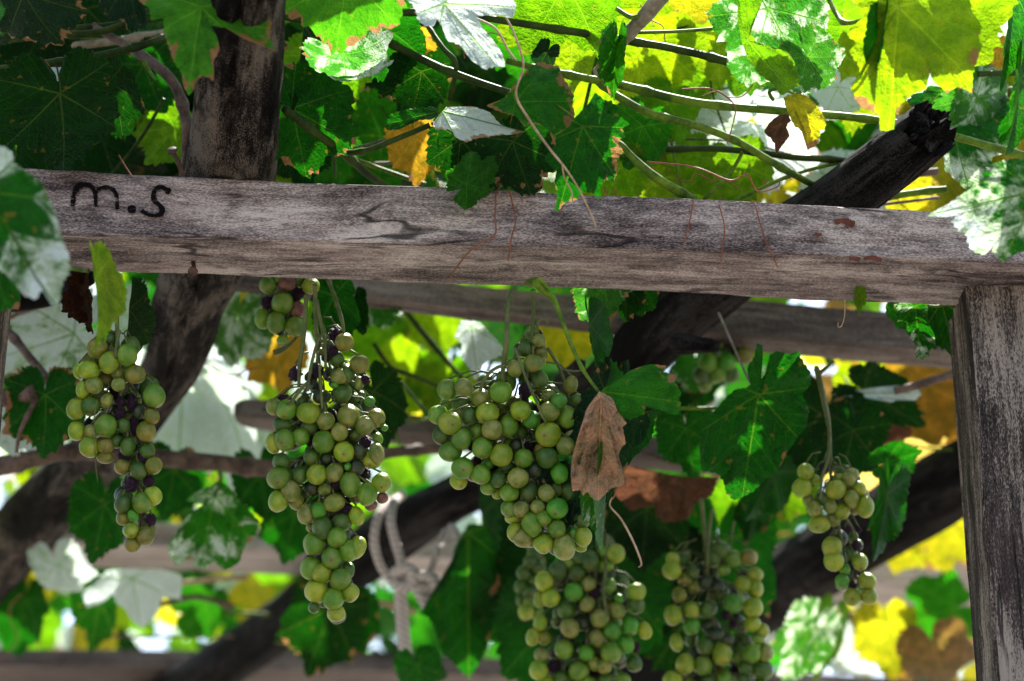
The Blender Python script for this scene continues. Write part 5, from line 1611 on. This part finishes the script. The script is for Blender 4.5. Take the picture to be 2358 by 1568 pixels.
leaf('p', 680, 1180, 660, 1290, 3.0, 'G', 'w1', 10, 10, 1.0, 'u')

shoot('q', 'dark twigs with leaves at the left edge beside the olive bunch', P(0, 740, 2.6))
cane('q', [(-240, 560, 2.62, 8), (-40, 705, 2.6, 9), (20, 765, 2.6, 10), (70, 825, 2.58, 10), (110, 875, 2.56, 11)], M_BARK)
cane('q', [(-330, 905, 2.52, 20), (-40, 918, 2.5, 20), (30, 916, 2.5, 20), (82, 903, 2.48, 21)], M_BARK)
cane('q', [(84, 918, 2.48, 7), (62, 960, 2.48, 6), (45, 1000, 2.48, 5), (38, 1042, 2.48, 4)], M_BARK)
cane('q', [(-30, 745, 2.7, 5), (60, 715, 2.7, 6), (150, 680, 2.7, 6)], M_BARK)
leaf('q', 172, 768, 0, 830, 2.7, 'W', 'w2', 10, 10, 1.15, 'u', 'whitish leaf with branching green veins', pale=.7)
leaf('q', 105, 908, 110, 1045, 2.48, 'G', 'w1', 10, 10, 1.1, 'u', 'green leaf behind the olive bunch')
leaf('q', 40, 850, 10, 920, 2.8, 'V', 'w4', 10, 10, 1.2, 't')
leaf('q', 20, 960, -10, 1060, 2.7, 'Z', 'c0', 10, 10, 1.0, 't')
leaf('q', 130, 690, 190, 660, 2.8, 'Y', 'w4', 10, 10, 1.6, 'u')

shoot('r', 'tan twig with white leaves below the pale batten at left', P(430, 1338, 3.4))
cane('r', [(400, 1345, 3.4, 9), (480, 1335, 3.4, 9), (570, 1328, 3.4, 9)], M_TAN)
cane('r', [(340, 1400, 3.6, 7), (450, 1375, 3.6, 7), (540, 1400, 3.6, 7)], M_BARK)
outline_leaf('r', [(189, 1365), (217, 1345), (244, 1315), (284, 1311), (368, 1311), (415, 1325), (418, 1378), (378, 1375), (368, 1408), (351, 1428), (334, 1443), (314, 1425), (294, 1398), (271, 1385), (261, 1365), (241, 1385), (204, 1395)], (305, 1330), 3.2, 'Z', 0, -.5, (334, 1443), 'white lobed leaf below the pale batten', .9, 0, teeth=5)
leaf('r', 130, 1300, 150, 1400, 3.2, 'Z', 'c0', 5, 20, 1.0, 't', 'white leaf beside the curved pole')
leaf('r', 225, 1380, 230, 1490, 3.4, 'D', 'w3', 30, 20, .9, 'u')
leaf('r', 60, 1380, 40, 1500, 3.6, 'G', 'w2', 30, 20, 1.0, 'u')
leaf('r', 480, 1380, 430, 1460, 3.7, 'E', 'w2', 30, 20, 1.2, 'u')

shoot('s', 'blurred twig and big dark leaves beside and below the rope', P(820, 1372, 3.5))
cane('s', [(800, 1365, 3.5, 9), (880, 1388, 3.5, 9), (960, 1412, 3.5, 9)], M_TAN)
outline_leaf('s', [(1080, 1204), (1120, 1211), (1140, 1258), (1147, 1311), (1140, 1362), (1147, 1405), (1134, 1452), (1114, 1512), (1094, 1545), (1077, 1566), (1047, 1535), (1020, 1505), (1003, 1455), (987, 1422), (967, 1412), (993, 1375), (1033, 1335), (1047, 1261)], (1078, 1225), 2.95, 'G', .1, .1, (1078, 1568), 'long dark green leaf right of the rope', .08, 0, teeth=6)
leaf('s', 1300, 1230, 1290, 1480, 2.95, 'D', 'w1', 10, 5, 1.0, 'u')
leaf('s', 1400, 1300, 1380, 1560, 2.9, 'G', 'w3', 10, 5, 1.0, 'u')
leaf('s', 1270, 1430, 1290, 1640, 2.9, 'G', 'w0', 10, 5, 1.0, 'u')
leaf('s', 1110, 1190, 1140, 1420, 3.0, 'G', 'n0', 30, 5, .45, 'u')
leaf('s', 760, 1400, 720, 1545, 3.2, 'D', 'w1', 10, 10, 1.0, 'u', 'dark leaf below the tail of the pointed bunch')
leaf('s', 820, 1400, 830, 1500, 3.3, 'G', 'w2', 10, 10, .9, 'u')
leaf('s', 1190, 1380, 1215, 1520, 3.0, 'G', 'w3', 10, 10, 1.0, 'u')
leaf('s', 960, 1530, 980, 1610, 2.9, 'G', 'w4', 10, 10, 1.1, 't')
leaf('s', 700, 1100, 760, 1180, 3.3, 'E', 'w4', 10, 10, 1.1, 'u')

shoot('t', 'autumn leaves and a brown twig at the bottom right beside the post', P(1960, 1420, 3.6))
cane('t', [(1950, 1412, 3.6, 9), (2010, 1450, 3.6, 10), (2080, 1492, 3.6, 10), (2160, 1515, 3.6, 9)], M_BARK)
leaf('t', 1868, 1448, 1805, 1575, 3.1, 'V', 'f0', 10, 5, .8, 't', 'grey-green blurred leaf below the lower right pole', pale=.5)
leaf('t', 1910, 1440, 1880, 1560, 3.3, 'L', 'n0', 10, 5, 1.0, 'u')
leaf('t', 2040, 1440, 2055, 1560, 3.5, 'Y', 'w3', 10, 5, 1.0, 'u', 'bright yellow blurred leaf')
leaf('t', 2200, 1400, 2120, 1440, 3.5, 'E', 'w2', 10, 45, 1.1, 'u')
leaf('t', 2180, 1200, 2160, 1310, 3.6, 'Y', 'w2', 10, 5, 1.2, 'u', 'yellow orange leaf above the pale batten by the post')
leaf('t', 2090, 1240, 2060, 1320, 3.7, 'Y', 'w0', 10, 5, 1.2, 'u')
leaf('t', 2220, 1210, 2230, 1300, 3.8, 'O', 'w0', 10, 5, 1.2, 'u')
leaf('t', 2150, 1490, 2185, 1600, 3.4, 'R', 'c1', 10, 5, 1.2, 't')
leaf('t', 2220, 1460, 2160, 1520, 3.6, 'Z', 'w1', 10, 5, 1.1, 't')
leaf('t', 1950, 1480, 2000, 1560, 3.6, 'Z', 'w2', 10, 5, 1.1, 't')

shoot('u', 'blurred sunlit leaves seen through the gap between the two middle bunches', P(940, 720, 2.9))
cane('u', [(930, 712, 2.9, 8), (985, 780, 2.9, 8), (1040, 845, 2.9, 7), (1080, 890, 2.9, 6)], M_DCANE)
cane('u', [(860, 790, 2.8, 6), (900, 845, 2.8, 6), (950, 865, 2.8, 5), (1010, 890, 2.8, 5)], M_DCANE)
cane('u', [(895, 850, 2.85, 4), (940, 900, 2.85, 4), (990, 960, 2.85, 4)], M_DCANE)
outline_leaf('u', [(1063, 738), (1047, 775), (1063, 791), (1063, 825), (1080, 845), (1087, 865), (1100, 875), (1114, 838), (1154, 818), (1157, 798), (1127, 765), (1104, 741)], (1085, 750), 2.62, 'Z', 0, -.4, (1100, 875), 'white leaf beside the stalk of the largest bunch', .85)
leaf('u', 590, 690, 545, 760, 3.0, 'Y', 'w0', 20, 10, 1.4, 'u', 'yellow blurred leaf under the nearest batten')
leaf('u', 630, 780, 665, 900, 2.9, 'O', 'w1', 20, 10, 1.0, 'u')
leaf('u', 545, 720, 492, 850, 2.75, 'W', 'w3', 20, 10, 1.1, 't', 'white and green leaf right of the grey pole', pale=.55)
leaf('u', 500, 900, 440, 1010, 3.2, 'Z', 'w1', 20, 10, 1.2, 't')
leaf('u', 600, 1010, 510, 1040, 3.25, 'Z', 'w3', 20, 10, 1.2, 't')
leaf('u', 860, 900, 905, 1020, 2.6, 'D', 'w3', 20, 10, 1.0, 'u', 'dark leaf behind the pointed bunch')
leaf('u', 770, 680, 800, 790, 2.4, 'G', 'w2', 20, 10, .8, 'u')
leaf('u', 820, 700, 830, 775, 2.42, 'G', 'd0', 20, 10, .7, 't')
leaf('u', 860, 680, 900, 750, 2.7, 'V', 'w4', 10, 10, 1.2, 'u')
leaf('u', 1300, 755, 1320, 850, 2.9, 'Y', 'w4', 10, 10, 1.2, 'u', 'yellow leaf behind the stems of the largest bunch')
leaf('u', 960, 850, 920, 960, 3.1, 'K', 'w0', 10, 10, 1.3, 'u')
leaf('u', 1030, 860, 1000, 960, 3.1, 'L', 'w2', 10, 10, 1.2, 'u')
leaf('u', 1000, 720, 1010, 820, 3.2, 'K', 'w2', 10, 10, 1.2, 'u')
leaf('u', 870, 760, 850, 860, 3.2, 'L', 'w2', 10, 10, 1.2, 'u')

shoot('v', 'red-brown withered leaf and dark leaves behind the dry tan leaf', P(1540, 1060, 2.85))
cane('v', [(1480, 1040, 2.85, 6), (1540, 1060, 2.85, 6), (1620, 1075, 2.85, 6)], M_BARK)
cane('v', [(1450, 938, 2.5, 5), (1560, 940, 2.5, 5), (1660, 940, 2.5, 5)], M_CANE)
outline_leaf('v', [(1438, 1071), (1488, 1081), (1572, 1097), (1650, 1101), (1640, 1141), (1606, 1158), (1590, 1190), (1572, 1201), (1531, 1204), (1511, 1184), (1505, 1164), (1455, 1178), (1434, 1158), (1414, 1131)], (1530, 1095), 2.7, 'R', 0, .1, (1550, 1204), 'red-brown withered leaf', 0, 0, True, .08, 3)
leaf('v', 1580, 985, 1600, 1095, 2.6, 'G', 'w3', 5, 10, 1.0, 'u')
leaf('v', 1490, 1170, 1480, 1310, 2.85, 'D', 'w0', 5, 10, 1.1, 'u')
leaf('v', 1530, 1280, 1515, 1450, 2.95, 'D', 'w2', 5, 10, 1.0, 'u', 'dark leaf between the two blurred bunches')
leaf('v', 1600, 870, 1630, 930, 3.0, 'G', 'w2', 5, 10, 1.3, 'u')
leaf('v', 1600, 830, 1590, 900, 2.9, 'V', 'w2', 5, 10, 1.1, 'u')
leaf('v', 1540, 880, 1560, 960, 2.95, 'D', 'w2', 5, 10, 1.3, 'u')
leaf('v', 1650, 1250, 1630, 1470, 2.95, 'G', 'w1', 5, 10, 1.0, 'u')
leaf('v', 1600, 1400, 1640, 1600, 3.0, 'D', 'w3', 5, 10, 1.0, 'u')
leaf('v', 1660, 1130, 1680, 1200, 3.1, 'L', 'w2', 5, 10, 1.1, 'u')
leaf('v', 1740, 1160, 1720, 1250, 2.9, 'G', 'f1', 5, 10, 1.0, 'u')

# leaves added along the sun's path to keep the large dark leaf and the left foreground leaf in shade
for (bx, by, bd, kx, dist) in ((1715, 1090, 2.34, 'h', .50), (1790, 850, 2.34, 'h', .42), (10, 480, 1.74, 'k', .45), (90, 560, 1.74, 'k', .5)):
    rel = P(bx, by, bd) + sdir * dist - CAM
    dq = rel.dot(FWD)
    qx, qy = CW / 2 + rel.dot(RIGHT) / dq * F, CH / 2 - rel.dot(UP) / dq * F
    leaf(kx, qx, qy + 8, qx, qy - 52, dq, 'E', 'w1', 0, 72, 1.5, 'u')

# thinner side shoots that weave through the canopy
rz = random.Random(4)
for kx, n_, x0, x1, y0, y1, d0, d1 in (('h', 7, 1450, 2300, 20, 440, 2.35, 2.6), ('g', 4, 1200, 1750, 0, 330, 2.35, 2.6), ('c', 4, 680, 1100, 60, 400, 2.35, 2.55),
                                       ('a', 4, 0, 430, 40, 380, 2.3, 2.5), ('u', 6, 420, 1350, 720, 1000, 2.75, 3.1), ('r', 4, 40, 650, 1330, 1480, 3.5, 4.0),
                                       ('q', 4, 0, 500, 690, 1020, 2.8, 3.1), ('o', 4, 1850, 2200, 850, 1000, 2.8, 3.2), ('t', 4, 1800, 2250, 1400, 1540, 3.6, 4.0)):
    for i_ in range(n_):
        xa, ya = rz.uniform(x0, x1), rz.uniform(y0, y1)
        an = rz.uniform(-.5, .6) + (math.pi / 2 if rz.random() < .3 else 0)
        ln = rz.uniform(180, 380)
        xb, yb = xa + math.cos(an) * ln, ya + math.sin(an) * ln * .7
        if y0 > 600 and yb > y1 + 60 or (y0 < 500 and yb > 520):
            yb = ya - (yb - ya) * .5
        dd_ = rz.uniform(d0, d1)
        wq = rz.uniform(2.6, 5.5)
        mx_, my_ = (xa + xb) / 2 + rz.uniform(-25, 25), (ya + yb) / 2 + rz.uniform(-30, 30)
        cane(kx, [(xa, ya, dd_, wq), (mx_, my_, dd_ + .02, wq * .9), (xb, yb, dd_ + .05, wq * .7)], rz.choice([M_CANE, M_DCANE, M_CANE, M_BARK if kx != 'a' else M_DCANE]), 'side_shoot')
    for i_ in range(max(1, n_ // 3)):
        xa, ya = rz.uniform(x0, x1), rz.uniform(y0, y1)
        dd_ = d0 - rz.uniform(.05, .15)
        pts_ = [(xa, ya, dd_, 1.8)]
        aa = rz.uniform(0, 6.28)
        for q_ in range(5):
            aa += rz.uniform(-1.1, 1.3)
            pts_.append((pts_[-1][0] + math.cos(aa) * 34, pts_[-1][1] + math.sin(aa) * 30 + 8, dd_, 1.7))
        cane(kx, pts_, M_RED, 'tendril')

# thin red tendrils caught on the front of the beam
tdr = thing('tendril', 'thin red dried tendrils stuck to the face of the beam in the middle', 'tendril', on_front(1170, 445))
for pts, mat in (([(1172, 432), (1180, 470), (1187, 510), (1178, 545), (1170, 600)], M_RED), ([(1142, 440), (1140, 500), (1140, 540), (1110, 558), (1080, 580), (1045, 625), (1036, 646)], M_RED)):
    mb = MB()
    q = smooth_path([list(p) for p in pts], 30)
    cen = []
    for x, y in q:
        yb = interp(B1_FB, x)
        cen.append(on_front(x, y, 0.004) if y < yb else PZ(x, y, H - 0.004))
    mb.tube(cen, [0.0008] * len(cen), 5)
    mb.v = [v - tdr.location for v in mb.v]
    o = link('strand', mb.mesh('strand', mat))
    o.parent = tdr
tdr = thing('tendril', 'thin brown dried tendrils hanging on the face of the beam left of the broken pole', 'tendril', on_front(1740, 470))
for pts in ([(1596, 462), (1590, 500), (1575, 560)], [(1655, 470), (1668, 520), (1664, 570), (1660, 612)], [(1738, 468), (1752, 520), (1765, 560), (1790, 614)]):
    mb = MB()
    q = smooth_path([list(p) for p in pts], 24)
    cen = []
    for x, y in q:
        yb = interp(B1_FB, x)
        cen.append(on_front(x, y, 0.004) if y < yb else PZ(x, y, H - 0.004))
    mb.tube(cen, [0.0007] * len(cen), 5)
    mb.v = [v - tdr.location for v in mb.v]
    o = link('strand', mb.mesh('strand', M_RED))
    o.parent = tdr

# ------------------------------------------------------------------ more leaves of the same shoots, spread through the canopy
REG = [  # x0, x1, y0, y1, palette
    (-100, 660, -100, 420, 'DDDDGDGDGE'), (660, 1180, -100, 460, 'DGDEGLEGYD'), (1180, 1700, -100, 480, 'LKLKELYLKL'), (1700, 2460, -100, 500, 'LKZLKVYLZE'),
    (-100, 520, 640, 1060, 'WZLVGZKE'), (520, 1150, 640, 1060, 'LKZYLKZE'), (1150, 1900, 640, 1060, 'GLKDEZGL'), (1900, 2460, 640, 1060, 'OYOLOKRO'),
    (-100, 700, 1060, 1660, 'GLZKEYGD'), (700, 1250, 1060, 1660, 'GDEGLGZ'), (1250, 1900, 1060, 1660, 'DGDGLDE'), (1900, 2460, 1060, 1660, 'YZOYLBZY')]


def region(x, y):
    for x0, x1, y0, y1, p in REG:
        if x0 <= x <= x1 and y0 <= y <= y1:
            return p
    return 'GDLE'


rs = random.Random(21)
canes = {kx: [] for kx in SHOOTS}
for kx, r_ in SHOOTS.items():
    for ch in r_.children:
        if ch.name.startswith('leaf'):
            p = r_.location + ch.location
            rel = p - CAM
            dd = rel.dot(FWD)
            canes[kx].append((CW / 2 + rel.dot(RIGHT) / dd * F, CH / 2 - rel.dot(UP) / dd * F))
VK = [v for v in LV if v[0] in 'wcf']


def scatter(n, zlo, zhi, ymin, add, jx=(-120, 2480), jy=(-140, 1620)):
    made = 0
    while made < n:
        x, y = rs.uniform(*jx), rs.uniform(*jy)
        p = PZ(x, y, rs.uniform(zlo, zhi))
        if p.y < ymin:
            continue
        d = depth(p)
        if 380 < y < 600 and d < 2.3:
            continue
        L = rs.uniform(0.055, 0.085)
        lp = L * F / d
        a = rs.gauss(90, 55)
        add(x, y, d, lp, a)
        made += 1


def add_part(x, y, d, lp, a):
    kx = min(canes, key=lambda q: min((abs(x - c[0]) + abs(y - c[1])) for c in canes[q]) if canes[q] else 1e9)
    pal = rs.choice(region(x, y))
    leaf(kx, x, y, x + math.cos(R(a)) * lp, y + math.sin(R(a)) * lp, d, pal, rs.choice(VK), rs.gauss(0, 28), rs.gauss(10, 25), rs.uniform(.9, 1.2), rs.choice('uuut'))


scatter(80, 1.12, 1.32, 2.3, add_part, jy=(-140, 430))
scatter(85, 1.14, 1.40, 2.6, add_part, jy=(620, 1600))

# the rest of the canopy, too far and too blurred to tell apart: one object
SM = [leaf_mesh('foliage', 70 + i, M_MASS, na=56, rings=(0, .35, .7, 1.0), cup=.15 + .1 * (i % 3), wave=.08, fold=.3 * (i % 2), tipdrop=.2) for i in range(5)]
SMD = []
for m_ in SM:
    SMD.append(([v.co.copy() for v in m_.vertices], [tuple(p.vertices) for p in m_.polygons],
                [tuple(l.uv) for l in m_.uv_layers['UVMap'].data], [tuple(l.uv) for l in m_.uv_layers['Rim'].data]))
big = dict(v=[], f=[], uv=[], uv2=[], c=[])


def add_mass(x, y, d, lp, a, pal=None):
    vs, fs, u1, u2 = rs.choice(SMD)
    M, L = leaf_matrix(x, y, x + math.cos(R(a)) * lp, y + math.sin(R(a)) * lp, d, rs.gauss(0, 30), rs.gauss(10, 25), rs.uniform(.9, 1.2), rs.choice('uuut'))
    o = len(big['v'])
    big['v'] += [M @ v for v in vs]
    big['f'] += [tuple(i + o for i in f) for f in fs]
    big['uv'] += u1
    big['uv2'] += u2
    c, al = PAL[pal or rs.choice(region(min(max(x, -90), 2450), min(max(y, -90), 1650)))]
    j = rs.uniform(.85, 1.2)
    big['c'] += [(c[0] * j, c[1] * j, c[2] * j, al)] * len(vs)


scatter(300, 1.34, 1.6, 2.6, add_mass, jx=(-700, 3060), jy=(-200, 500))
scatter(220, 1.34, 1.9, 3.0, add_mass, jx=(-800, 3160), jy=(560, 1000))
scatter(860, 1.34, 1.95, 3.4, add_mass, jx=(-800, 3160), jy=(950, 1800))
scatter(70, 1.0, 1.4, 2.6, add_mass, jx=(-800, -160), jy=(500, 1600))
# unseen leaves added over the left part, above the frame, to keep that side in the shade
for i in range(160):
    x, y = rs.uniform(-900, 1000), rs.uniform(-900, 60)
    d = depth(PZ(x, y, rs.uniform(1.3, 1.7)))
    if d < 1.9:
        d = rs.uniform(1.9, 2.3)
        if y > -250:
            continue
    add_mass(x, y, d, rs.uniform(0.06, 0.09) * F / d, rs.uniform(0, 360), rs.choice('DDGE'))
me = new_mesh('canopy_foliage', big['v'], big['f'], big['uv'], [M_MASS], True, big['uv2'])
ca = me.color_attributes.new('tint', 'FLOAT_COLOR', 'POINT')
ca.data.foreach_set('color', [q for c in big['c'] for q in c])
fo = link('canopy_foliage', me)
fo['kind'] = 'stuff'
fo['label'] = 'blurred mass of vine leaves behind the beams'
for r_ in SHOOTS.values():
    if '_n' in r_:
        del r_['_n']
